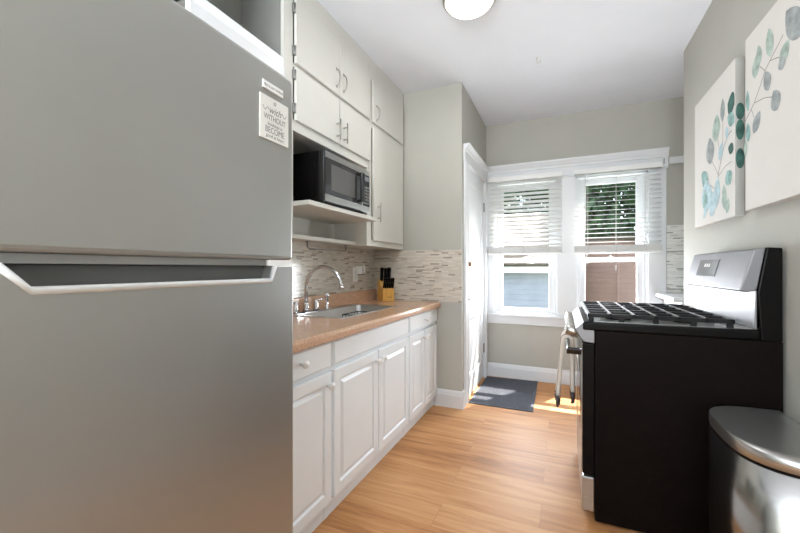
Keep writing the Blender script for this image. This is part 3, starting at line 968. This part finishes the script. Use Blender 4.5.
# ------------------------------------------------------------------ faucet
fx, fyc = -1.542, 1.972
t = thing('faucet', 'chrome gooseneck faucet with two handles and side sprayer on the sink', 'faucet', (fx, fyc, zr))
zb = zr + 0.0002
b = MB()
L = rrect(fx - 0.024, fx + 0.024, fyc - 0.135, fyc + 0.135, 0.022, zb)
pts = [(p[0], p[1]) for p in L]
b.prism(pts, 'Z', zb, zb + 0.012)
b.lathe((fx, fyc, zb + 0.012), [(0.022, 0), (0.021, 0.02), (0.017, 0.045), (0.0135, 0.055)], 'Z', 18)
b.build('base', M['chrome'], t)
path = [(fx, fyc, zb + 0.05), (fx, fyc, 1.075)]
R = 0.135
for k in range(1, 17):
    a = PI * k / 16 * 0.94
    path.append((fx + R - R * math.cos(a), fyc, 1.075 + R * math.sin(a)))
e = path[-1]
path.append((e[0] + 0.002, fyc, e[2] - 0.012))
sp = MB().tube(path, 0.0115, 12).build('spout', M['chrome'], t)
MB().tube([path[-1], (e[0] + 0.007, fyc, e[2] - 0.03)], 0.0145, 12).build('aerator', M['chrome'], sp)
for s in (-1, 1):
    hy_ = fyc + s * 0.105
    b = MB().lathe((fx, hy_, zb + 0.012), [(0.020, 0), (0.018, 0.015), (0.016, 0.04), (0.012, 0.06), (0.010, 0.064), (0.0, 0.066)], 'Z', 16)
    b.tube([(fx, hy_, zb + 0.066), (fx + 0.012, hy_ + s * 0.025, zb + 0.074), (fx + 0.022, hy_ + s * 0.06, zb + 0.082)], [0.008, 0.006, 0.007], 8)
    b.build('handle', M['chrome'], t)
sy = fyc + 0.232
b = MB().lathe((fx, sy, zb), [(0.020, 0), (0.020, 0.006), (0.013, 0.012), (0.011, 0.05), (0.014, 0.075), (0.017, 0.095), (0.015, 0.112), (0.0, 0.118)], 'Z', 16)
b.build('sprayer', M['chrome'], t)

# ------------------------------------------------------------------ outlet and plug-in night light
t = thing('wall_outlet', 'white outlet plate on the mosaic behind the faucet', 'outlet', (XL + 0.006, 2.73, 1.09))
MB().box(XL + 0.0062, XL + 0.0125, 2.695, 2.77, 1.085, 1.205).build('plate', M['white'], t, 0.002)
b = MB()
for z in (1.115, 1.165):
    b.lathe((XL + 0.0125, 2.7325, z), [(0.017, 0), (0.016, 0.002)], 'X', 16)
b.build('socket', M['plaque'], t)
t = thing('night_light', 'white oval plug-in night light beside the outlet plate', 'night light', (XL + 0.05, 2.80, 1.13))
MB().box(XL + 0.0130, XL + 0.045, 2.735, 2.80, 1.148, 1.215).build('plug_body', M['white'], t, 0.006)
MB().ball((XL + 0.055, 2.80, 1.19), 0.03, 0.45, 0.7, 1.35).build('shade', M['white'], t)

# ------------------------------------------------------------------ knife block with knives (built at the origin, then turned)
KL, KR = Vector((-1.462, 2.998, CZ + 0.0005)), math.radians(52)
kb = thing('knife_block', 'light bamboo knife block on the counter corner', 'knife block', (0, 0, 0))
# local: front faces -Y, width along X
prof = [(-0.060, 0), (0.060, 0), (0.062, 0.165), (0.030, 0.195), (-0.022, 0.112), (-0.060, 0.112)]
b = MB()
A = [(y, z) for y, z in prof]
b.prism(A, 'X', -0.056, 0.056)
b.build('block', M['wood'], kb, 0.003)
text_part('badge', 'KNIFE', 0.016, M['bronze'], kb, (0.01, -0.0603, 0.035), (1, 0, 0), (0, 0, 1))
kb.location = KL; kb.rotation_euler = (0, 0, KR)
def put_knife(root, x, y, z, lean):
    mloc = Matrix.Translation(KL) @ Matrix.Rotation(KR, 4, 'Z') @ Matrix.Translation((x, y, z)) @ Matrix.Rotation(lean, 4, 'X')
    root.location = mloc.to_translation()
    root.rotation_euler = mloc.to_euler()
def knife(L, w, label):
    k = thing('kitchen_knife', label, 'knife', (0, 0, 0), 'black-handled knives in the knife block')
    b = MB().tube([(0, 0, 0.004), (0, 0.0, L * 0.3), (0, 0.002, L * 0.6), (0, 0.004, L * 0.9), (0, 0.004, L)], [w * 0.9, w, w * 0.92, w * 1.1, w * 0.8], 8, True, 1.5)
    b.build('handle', M['black'], k, 0.0)
    MB().box(-w * 0.5, w * 0.5, -w, w, 0.0005, 0.005).build('bolster', M['chrome'], k)
    return k
lean = math.radians(16)
names = ['leftmost', 'second from left', 'third from left', 'third from right', 'second from right', 'rightmost']
k0 = knife(0.095, 0.0074, 'leftmost black steak knife handle in the lower row of the bamboo block')
put_knife(k0, -0.044, -0.051, 0.1145, lean)
for i in range(1, 6):
    k = copy_thing(k0, label='%s black steak knife handle in the lower row of the bamboo block' % names[i])
    put_knife(k, -0.044 + i * 0.0176, -0.051, 0.1145, lean)
big = ['large left black knife handle standing tallest in the bamboo block', 'middle large black knife handle in the upper row of the bamboo block', 'large right black knife handle in the upper row of the bamboo block']
k1 = knife(0.12, 0.0145, big[0])
for i, (x, y, z, le) in enumerate(((-0.034, 0.018, 0.1805, 0.16), (0.002, 0.012, 0.1755, 0.16), (0.036, 0.012, 0.1795, 0.17))):
    k = k1 if i == 0 else copy_thing(k1, label=big[i])
    put_knife(k, x, y, z, le)

# ------------------------------------------------------------------ stove
GX0, GX1, GY0, GY1 = 0.137, 0.800, 1.955, 2.715
t = thing('gas_range', 'black and stainless gas range against the right wall', 'stove', (0.45, 2.33, 0))
b = MB().box(GX0, GX1, GY0, GY1, 0.014, 0.905)
body = b.build('body', M['blackside'], t, 0.004)
ct = MB().box(0.085, 0.732, GY0 - 0.003, GY1 + 0.003, 0.906, 0.945).build('cooktop', M['black'], t, 0.008, 3)
MB().box(0.655, 0.7315, GY0 + 0.02, GY1 - 0.02, 0.9455, 0.952).build('rear_trim', M['steel'], ct, 0.003)
MB().box(0.115, 0.655, GY0 + 0.03, GY1 - 0.03, 0.9455, 0.9475).build('burner_pan', M['steel'], ct)
# front: control fascia, door, drawer
b = MB().prism([(0.136, 0.845), (0.090, 0.850), (0.052, 0.905), (0.084, 0.938), (0.136, 0.905)], 'Y', GY0 + 0.002, GY1 - 0.002)
cpn = b.build('control_fascia', M['steel_dull'], t, 0.004)
dirn = Vector((-0.80, 0, 0.60)) * -1
for k in range(5):
    y = GY0 + 0.08 + k * 0.15
    base = Vector((0.071, y, 0.880))
    nv = Vector((-0.823, 0, -0.0)) .normalized() * 0.9 + Vector((0, 0, 0.25))
    nv.normalize()
    b = MB().tube([base, base + nv * 0.008], 0.031, 20)
    b.tube([base + nv * 0.008, base + nv * 0.012, base + nv * 0.054, base + nv * 0.058], [0.026, 0.028, 0.025, 0.021], 20)
    kn = b.build('knob', M['nickel'], cpn)
dr = MB().box(0.085, 0.135, GY0 + 0.004, GY1 - 0.004, 0.225, 0.842).build('oven_door', M['black'], t, 0.004)
fc = MB().box(0.081, 0.0848, GY0 + 0.006, GY1 - 0.006, 0.227, 0.84).build('door_skin', M['steel'], dr, 0.0015)
MB().box(0.0795, 0.081, GY0 + 0.14, GY1 - 0.14, 0.38, 0.68).build('oven_window', M['blackgloss'], fc)
HX, HZ = 0.022, 0.797
for y in (GY0 + 0.035, GY1 - 0.035):
    MB().box(HX - 0.008, 0.082, y - 0.016, y + 0.016, HZ - 0.014, HZ + 0.014).build('handle_bracket', M['blackgloss'], dr, 0.004)
MB().tube([(HX, GY0 + 0.02, HZ), (HX, GY1 - 0.02, HZ)], 0.012, 14).build('handle', M['steel'], dr)
MB().box(0.083, 0.135, GY0 + 0.004, GY1 - 0.004, 0.05, 0.212).build('drawer', M['steel'], t, 0.006, 3)
for y in (GY0 + 0.05, GY1 - 0.05):
    for x in (0.2, 0.72):
        MB().lathe((x, y, 0), [(0.02, 0), (0.02, 0.008), (0.012, 0.009), (0.012, 0.0138)], 'Z', 12).build('foot', M['midgrey'], t)
# burners and grates
for (x, y, r) in ((0.25, GY0 + 0.16, 0.045), (0.52, GY0 + 0.16, 0.035), (0.385, GY0 + 0.38, 0.05), (0.25, GY1 - 0.16, 0.04), (0.52, GY1 - 0.16, 0.045)):
    b = MB().lathe((x, y, 0.9477), [(r + 0.012, 0), (r + 0.012, 0.008), (r, 0.010), (r, 0.016), (r * 0.9, 0.021), (0, 0.022)], 'Z', 20)
    b.build('burner', M['iron'], ct)
gz0, gz1 = 0.966, 0.984
for k in range(3):
    y0 = GY0 + 0.022 + k * 0.2395
    y1 = y0 + 0.236
    x0, x1 = 0.108, 0.658
    b = MB()
    w = 0.011
    b.box(x0, x1, y0, y0 + w, gz0, gz1).box(x0, x1, y1 - w, y1, gz0, gz1).box(x0, x0 + w, y0, y1, gz0, gz1).box(x1 - w, x1, y0, y1, gz0, gz1)
    ym = (y0 + y1) / 2
    xm = (x0 + x1) / 2
    b.box(x0, x1, ym - w / 2, ym + w / 2, gz0 + 0.002, gz1)
    for xx in (x0 + 0.09, x0 + 0.185, xm - w / 2, x1 - 0.195, x1 - 0.10):
        b.box(xx, xx + w, y0, y1, gz0 + 0.002, gz1 + 0.003)
    for xx in (x0 + 0.004, x0 + 0.13, xm - 0.012, x1 - 0.15, x1 - 0.026):
        for yy in (y0 + 0.001, y1 - 0.014):
            b.box(xx, xx + 0.022, yy, yy + 0.013, 0.9478 if xx > 0.115 else 0.9455, gz0 + 0.004)
    b.build('grate', M['iron'], t, 0.002)
# backguard
b = MB().prism([(0.733, 0.906), (0.799, 0.906), (0.799, 1.280), (0.750, 1.284), (0.722, 1.10)], 'Y', GY0, GY1)
bg = b.build('backguard', M['black'], t, 0.005)
b = MB().prism([(0.712, 0.9525), (0.722, 0.9525), (0.722, 1.108), (0.718, 1.108)], 'Y', GY0 + 0.006, GY1 - 0.006)
b.build('riser', M['steel_dull'], bg, 0.002)
tp = [(0.666, 1.108), (0.712, 1.276), (0.7485, 1.283), (0.7215, 1.112), (0.69, 1.100)]
pn = MB().prism(tp, 'Y', GY0 + 0.004, GY1 - 0.004).build('control_panel', M['steel_dull'], bg, 0.004)
def onpanel(f, y, off):
    p0, p1 = Vector((0.666, 0, 1.108)), Vector((0.712, 0, 1.276))
    n = Vector((-(p1.z - p0.z), 0, p1.x - p0.x)).normalized()
    q = p0.lerp(p1, f) + n * off
    return (q.x, y, q.z)
b = MB()
yy0, yy1 = GY0 + 0.33, GY0 + 0.60
V = [b.bm.verts.new(onpanel(f, y, o)) for o in (0.0002, 0.0025) for f, y in ((0.30, yy0), (0.30, yy1), (0.80, yy1), (0.80, yy0))]
for f in ((0, 1, 2, 3), (7, 6, 5, 4), (0, 4, 5, 1), (1, 5, 6, 2), (2, 6, 7, 3), (3, 7, 4, 0)):
    b.bm.faces.new([V[i] for i in f])
ds = b.build('display', M['display'], pn)
b = MB()
for k in range(3):
    ya, yb_ = yy0 + 0.10 + k * 0.03, yy0 + 0.12 + k * 0.03
    b.bm.faces.new([b.bm.verts.new(onpanel(f, y, 0.003)) for f, y in ((0.58, ya), (0.58, yb_), (0.68, yb_), (0.68, ya))])
b.build('clock_digit', M['white'], ds)

# towel on the oven door handle
t = thing('dish_towel', 'cream striped dish towel with dark fringe hanging on the oven handle', 'towel', (HX, 2.38, 0.44))
ty0, ty1 = 2.26, 2.47
def drape(y, off):
    pts = []
    wv = 0.006 * math.sin((y - ty0) / (ty1 - ty0) * 3 * PI)
    for k in range(9):
        z = 0.47 + (HZ - 0.47) * k / 8
        pts.append((HX - 0.023 - off - 0.028 * (1 - k / 8) + wv * (1 - k / 8), y, z))
    for k in range(1, 8):
        a = PI - PI * k / 8
        pts.append((HX + (0.023 + off) * math.cos(a), y, HZ + (0.023 + off) * math.sin(a)))
    for k in range(9):
        z = HZ - (HZ - 0.50) * k / 8
        pts.append((HX + 0.023 + off + 0.004 * k / 8 + wv * k / 16, y, z))
    return pts
N = 14
rows = [drape(ty0 + (ty1 - ty0) * j / N, 0) for j in range(N + 1)]
MB().sheet(rows).build('cloth', M['towel'], t, 0, 2, 0.018)
b = MB()
for (j0, j1) in ((0, 2), (12, 14)):
    rows = [drape(ty0 + (ty1 - ty0) * j / N, 0.0100) for j in range(j0, j1 + 1)]
    b.sheet(rows)
b.build('stripe', M['towel_stripe'], t, 0, 2, 0.001)
for end in (0, -1):
    b = MB()
    for j in range(26):
        y = ty0 + (ty1 - ty0) * j / 25
        x, _, z = drape(y, 0)[end]
        b.tube([(x, y, z + 0.012), (x + random.uniform(-.003, .003), y + random.uniform(-.004, .004), z - 0.02), (x + random.uniform(-.004, .004), y + random.uniform(-.006, .006), z - 0.05)], [0.0095, 0.008, 0.005], 6)
    b.build('fringe', M['fringe'], t)

# ------------------------------------------------------------------ trash can
t = thing('trash_can', 'semi-round stainless step trash can in front of the stove', 'trash can', (0.64, 1.66, 0))
def can_outline(g=0.0, n=40):
    xb, cy, hw, dp = 0.772 + min(g, 0.004), 1.652, 0.253 + g, 0.268 + g
    pts = []
    for k in range(n + 1):
        a = PI / 2 + PI * k / n
        c, s_ = math.cos(a), math.sin(a)
        pts.append((xb - dp * abs(c) ** 0.62, cy + hw * math.copysign(abs(s_) ** 0.62, s_)))
    return pts
b = MB().prism(can_outline(-0.006), 'Z', 0.012, 0.60)
for f in b.bm.faces:
    f.smooth = len(f.verts) == 4
b.build('body', M['can_steel'], t)
MB().prism(can_outline(-0.002), 'Z', 0.0, 0.035).build('base_ring', M['black'], t)
MB().prism(can_outline(-0.010), 'Z', 0.600, 0.612).build('rim_gap', M['black'], t)
b = MB()
lv = []
for g, z in ((-0.003, 0.610), (0.004, 0.612), (0.004, 0.634), (0.0, 0.644), (-0.010, 0.650), (-0.06, 0.653)):
    lv.append([b.bm.verts.new((x, y, z)) for x, y in can_outline(g)])
for i in range(len(lv) - 1):
    n = len(lv[i])
    for k in range(n):
        f = b.bm.faces.new((lv[i][k], lv[i][(k + 1) % n], lv[i + 1][(k + 1) % n], lv[i + 1][k])); f.smooth = True
b.bm.faces.new(lv[-1]); b.bm.faces.new(lv[0][::-1])
b.build('lid', M['steel'], t)
MB().box(0.44, 0.53, 1.60, 1.70, 0.014, 0.024).build('pedal', M['steel'], t, 0.004)

# ------------------------------------------------------------------ canvases
def leaf(b, x, cy, cz, L, W, ang, bend=0.0):
    """flat painted leaf on a plane of constant x; ang from vertical"""
    n = 9
    pl = []
    for k in range(n + 1):
        u = k / n
        w = W * math.sin(PI * u) ** 0.75 * (1 - 0.25 * u)
        pl.append((u * L - L / 2, w))
    ca, sa = math.cos(ang), math.sin(ang)
    def T(l, w):
        w += bend * math.sin(PI * (l / L + 0.5))
        return (x, cy + l * sa + w * ca, cz + l * ca - w * sa)
    A = [b.bm.verts.new(T(l, w / 2)) for l, w in pl]
    Bv = [b.bm.verts.new(T(l, -w / 2)) for l, w in pl[1:-1]]
    b.bm.faces.new(A + Bv[::-1])
CXF = 0.770
def canvas(label, y0, y1, z0, z1, leaves, stems, wraps=(), wk=1.0):
    t = thing('canvas_print', label, 'painting', (0.79, (y0 + y1) / 2, z0), 'leaf canvases on the stove wall')
    MB().box(CXF, XR - 0.001, y0, y1, z0, z1).build('canvas', M['canvas'], t, 0.002)
    by = {}
    for i, (m, cy, cz, L, W, a) in enumerate(leaves):
        leaf(by.setdefault(m, MB()), CXF - 0.0006 - 0.00004 * i, cy, cz, L, W * wk, a)
    for m, bb in by.items():
        bb.build('painted_leaves', M[m], t)
    MB().box(CXF + 0.0015, XR - 0.002, y0 - 0.0012, y0 + 0.001, z0 + 0.001, z1 - 0.001).build('shaded_edge', M['edge'], t)  # side turned from the windows, its shade given as a grey colour
    b = MB()
    for path, w in stems:
        for i in range(len(path) - 1):
            (ya, za), (yb2, zb2) = path[i], path[i + 1]
            dv = Vector((yb2 - ya, zb2 - za)); pn_ = Vector((-dv.y, dv.x)).normalized() * w
            b.bm.faces.new([b.bm.verts.new((CXF - 0.0005, p[0], p[1])) for p in ((ya + pn_.x, za + pn_.y), (yb2 + pn_.x, zb2 + pn_.y), (yb2 - pn_.x, zb2 - pn_.y), (ya - pn_.x, za - pn_.y))])
    b.build('painted_stem', M['stem'], t)
    if wraps:
        b = MB()
        for pts in wraps:
            b.bm.faces.new([b.bm.verts.new((x, y0 - 0.0018, z)) for x, z in pts])
        b.build('wrapped_leaves', M['leaf_dark'], t)
    return t
def pp(u, v):
    """place on the canvas front read from the photo's own proportions"""
    ty = math.tan(math.atan((u - 400) / 370) - YAW)
    y = CXF / ty
    d = y * math.cos(YAW) - CXF * math.sin(YAW)
    return y, 1.2 + (268 - v) * d / 370
def c1(u, v): return pp(690 + u / 2.967, 50 + v / 2.967)
def c2(u, v): return pp(735 + u / 2.477, v / 2.477)
def mk(f, m, u, v, L, W, a):
    y, z = f(u, v)
    return (m, y, z, L, W, a)
l1 = [mk(c1, 'leaf_grey', 97, 178, .125, .055, 0.0), mk(c1, 'leaf_green', 78, 232, .15, .10, -0.1), mk(c1, 'leaf_grey', 60, 300, .16, .11, 0.15),
      mk(c1, 'leaf_dark', 122, 160, .09, .10, 1.2), mk(c1, 'leaf_teal', 45, 385, .10, .13, -0.8), mk(c1, 'leaf_blue', 50, 432, .19, .15, 0.1), mk(c1, 'leaf_blue', 66, 448, .12, .10, 0.5), mk(c1, 'leaf_teal', 46, 448, .12, .07, -0.1),
      mk(c1, 'leaf_blue', 80, 424, .17, .08, -0.2), mk(c1, 'leaf_green', 102, 436, .14, .06, 0.1), mk(c1, 'leaf_teal', 115, 378, .085, .075, 0.5),
      mk(c1, 'leaf_blue', 110, 245, .07, .035, 0.2), mk(c1, 'leaf_blue', 46, 478, .05, .09, 0.9), mk(c1, 'leaf_blue', 66, 476, .07, .07, 0.3), mk(c1, 'leaf_green', 112, 462, .08, .05, -0.3),
      mk(c1, 'leaf_teal', 122, 205, .10, .06, 1.0), mk(c1, 'leaf_dark', 122, 292, .07, .05, 1.2), mk(c1, 'leaf_blue', 92, 300, .10, .05, -0.5)]
s1 = [([c1(*p) for p in ((44, 480), (70, 452), (82, 420), (84, 370), (92, 330), (100, 290), (112, 255), (124, 238))], 0.0022),
      ([c1(*p) for p in ((84, 370), (66, 330))], 0.0016), ([c1(*p) for p in ((92, 330), (84, 275), (80, 245))], 0.0016), ([c1(*p) for p in ((96, 310), (98, 240), (97, 200))], 0.0016), ([c1(*p) for p in ((84, 375), (105, 345), (124, 330))], 0.0016), ([c1(*p) for p in ((82, 420), (60, 400))], 0.0016)]
canvas('left leaf canvas on the stove wall, blue and teal eucalyptus sprig', 2.32, 2.92, 1.455, 2.228, l1, s1, wk=1.3,
       wraps=[[(0.790 + 0.017 * math.cos(a), zc + hh * math.sin(a)) for a in [2 * PI * k / 16 for k in range(16)]] for zc, hh in ((1.965, 0.042), (1.875, 0.05), (1.735, 0.05))])
l2 = [mk(c2, 'leaf_green', 86, 105, .125, .062, 0.12), mk(c2, 'leaf_green', 52, 165, .10, .07, -0.15), mk(c2, 'leaf_green', 60, 135, .09, .05, 0.2), mk(c2, 'leaf_grey', 146, 56, .18, .10, 0.6),
      mk(c2, 'leaf_green', 122, 132, .07, .09, 0.9), mk(c2, 'leaf_grey', 117, 156, .055, .055, 0.2), mk(c2, 'leaf_grey', 80, 200, .095, .06, 0.3), mk(c2, 'leaf_grey', 101, 248, .095, .075, 0.35),
      mk(c2, 'leaf_grey', 54, 303, .10, .065, -0.7), mk(c2, 'leaf_teal', 32, 250, .10, .035, 0.1), mk(c2, 'leaf_teal', 33, 328, .09, .045, 0.1), mk(c2, 'leaf_green', 27, 368, .08, .03, 0.0)]
s2 = [([c2(*p) for p in ((26, 300), (48, 255), (62, 215), (75, 175), (92, 140), (108, 110), (120, 85))], 0.0020), ([c2(*p) for p in ((48, 255), (75, 242), (92, 240))], 0.0014), ([c2(*p) for p in ((75, 175), (62, 165))], 0.0014), ([c2(*p) for p in ((88, 150), (105, 143), (115, 142))], 0.0014), ([c2(*p) for p in ((40, 270), (48, 290))], 0.0014)]
canvas('right leaf canvas nearest the camera, grey-green eucalyptus sprig', 1.606, 2.206, 1.463, 2.25, l2, s2, wk=1.15)

# ------------------------------------------------------------------ ceiling lamp and hook
lx, ly = -0.50, 2.135
t = thing('ceiling_lamp', 'round flush ceiling lamp with glowing dome and metal ring', 'lamp', (lx, ly, ZC))
MB().lathe((lx, ly, ZC - 0.035), [(0.135, 0.034), (0.150, 0.03), (0.155, 0.012), (0.151, 0.002), (0.140, 0.0), (0.136, 0.005), (0.134, 0.033)], 'Z', 40).build('ring', M['nickel'], t)
pr_ = [(0.138 * math.cos(a), -0.055 * math.sin(a)) for a in [PI / 2 * k / 10 for k in range(11)]]
pr_[-1] = (0.0, -0.055)
MB().lathe((lx, ly, ZC - 0.03), pr_, 'Z', 40).build('dome', M['dome'], t)
add_light('ceiling_lamp_bulb', 'AREA', 4, (lx, ly, ZC - 0.125), (0, 0, -1), 0.28, 0.28, (0.97, 0.98, 1.0))
# unseen lamp added behind the camera as fill light
lx2, ly2 = -0.35, -0.9
t = thing('ceiling_lamp', 'added round flush ceiling lamp for fill light behind the camera', 'lamp', (lx2, ly2, ZC))
MB().lathe((lx2, ly2, ZC - 0.035), [(0.135, 0.034), (0.150, 0.03), (0.155, 0.012), (0.151, 0.002), (0.140, 0.0), (0.136, 0.005), (0.134, 0.033)], 'Z', 40).build('ring', M['nickel'], t)
MB().lathe((lx2, ly2, ZC - 0.03), pr_, 'Z', 40).build('dome', M['dome'], t)
add_light('added_lamp_fill', 'AREA', 6, (lx2, ly2, ZC - 0.125), (0, 0, -1), 0.28, 0.28, (0.97, 0.98, 1.0))

hx, hyy = -0.18, 2.972
b = MB().lathe((hx, hyy, ZC - 0.004), [(0.008, 0), (0.008, 0.0035)], 'Z', 10)
pts = [(hx, hyy, ZC - 0.003), (hx, hyy, ZC - 0.028)] + [(hx + 0.012 - 0.012 * math.cos(a), hyy, ZC - 0.028 - 0.012 * math.sin(a)) for a in [PI * 1.2 * k / 10 for k in range(1, 11)]]
b.tube(pts, 0.0025, 6)
tag(b.build('ceiling_hook', M['cord']), 'small metal screw hook in the white ceiling', 'hook')

# ------------------------------------------------------------------ door mat
t = thing('door_mat', 'charcoal ribbed mat on the floor in front of the door', 'mat', (-0.5, 3.7, 0))
b = MB().prism([(-0.768, 3.250), (-0.228, 3.258), (-0.242, 4.155), (-0.768, 4.12)], 'Z', 0.0005, 0.007)
b.build('border', M['mat'], t, 0.002)
b = MB()
for k in range(34):
    y = 3.285 + k * 0.0245
    b.box(-0.748, -0.255, y, y + 0.017, 0.0068, 0.0095)
b.build('ribs', M['mat'], t)

# ------------------------------------------------------------------ low cabinet past the stove
t = thing('low_cabinet', 'low white cabinet with white top in the alcove past the stove', 'cabinet', (1.2, 3.8, 0))
MB().box(0.93, 1.695, 3.56, YB - 0.02, 0.0, 0.93).build('carcass', M['cab'], t, 0.003)
MB().box(0.80, 1.698, 3.56, YB - 0.024, 0.93, 0.965).build('top', M['trim'], t, 0.006)
MB().box(0.86, 0.93, 3.58, YB - 0.03, 0.10, 0.929).build('door', M['cab'], t, 0.003)

# ------------------------------------------------------------------ outdoors
b = MB().box(-14, 14, YB + 0.3, 26, -1.1, -1.0)
struct(b.build('ground', M['grass']), 'grassy yard seen beyond the windows', 'ground')
t = thing('neighbor_garage', 'blue-grey sided garage with tan roof outside the left window', 'building', (-2.4, 9.2, -1.0))
MB().box(-5.2, 0.12, 8.0, 10.6, -1.0, 1.22).build('wall', M['siding_blue'], t)
MB().box(-5.25, 0.16, 7.86, 7.99, 1.10, 1.24).build('fascia', M['trim'], t)
MB().prism([(7.82, 1.23), (7.82, 1.28), (9.3, 2.45), (10.8, 1.28), (10.8, 1.23)], 'X', -5.35, 0.25).build('roof', M['roof'], t)
t = thing('neighbor_house', 'rose-brown sided house corner outside the right window', 'building', (1.6, 9.2, -1.0))
MB().prism([(0.42, 8.6), (0.98, 8.25), (3.6, 9.1), (3.6, 11.2), (0.42, 11.2)], 'Z', -1.0, 1.75).build('wall', M['siding_pink'], t)
MB().prism([(0.36, 8.58), (0.98, 8.12), (3.75, 9.0), (3.75, 11.3), (0.36, 11.3)], 'Z', 1.75, 1.83).build('roof', M['roof'], t)
MB().box(0.958, 1.0, 8.215, 8.26, -1.0, 1.75).build('corner_board', M['siding_pink'], t)

def tree(x, y, h, r, n, label, seed):
    rnd = random.Random(seed)
    t = thing('leafy_tree', label, 'tree', (x, y, -1.0), 'trees beyond the neighbouring buildings')
    MB().tube([(x, y, -1.0), (x + 0.1, y, h * 0.3), (x - 0.1, y + 0.1, h * 0.62)], [0.2, 0.15, 0.07], 8).build('trunk', M['bark'], t)
    b = MB()
    for _ in range(n):
        while True:
            d_ = Vector((rnd.uniform(-1, 1), rnd.uniform(-1, 1), rnd.uniform(-1, 1)))
            if 0.3 < d_.length < 1:
                break
        c = Vector((x + d_.x * r, y + d_.y * r * 0.8, h * 0.56 + d_.z * h * 0.46))
        s_ = rnd.uniform(0.08, 0.2)
        u = Vector((rnd.uniform(-1, 1), rnd.uniform(-1, 1), rnd.uniform(-1, 1))).normalized() * s_
        v = u.cross(Vector((rnd.uniform(-1, 1), rnd.uniform(-1, 1), rnd.uniform(-1, 1)))).normalized() * s_ * 0.6
        b.bm.faces.new([b.bm.verts.new(c + q) for q in (-u, v, u, -v)])
    b.build('foliage', M['leaves'], t)
tree(-3.3, 13.2, 6.2, 1.9, 4200, 'leafy green tree rising behind the garage roof, left window', 1)
tree(1.35, 13.0, 6.6, 1.9, 5200, 'leafy green tree filling the right window above the siding', 2)
tree(5.6, 13.6, 6.2, 2.0, 3000, 'leafy green tree behind the far side of the rose-brown house', 3)
tree(-0.6, 18.2, 7.4, 2.2, 4500, 'tall leafy tree standing far back between the two buildings', 4)
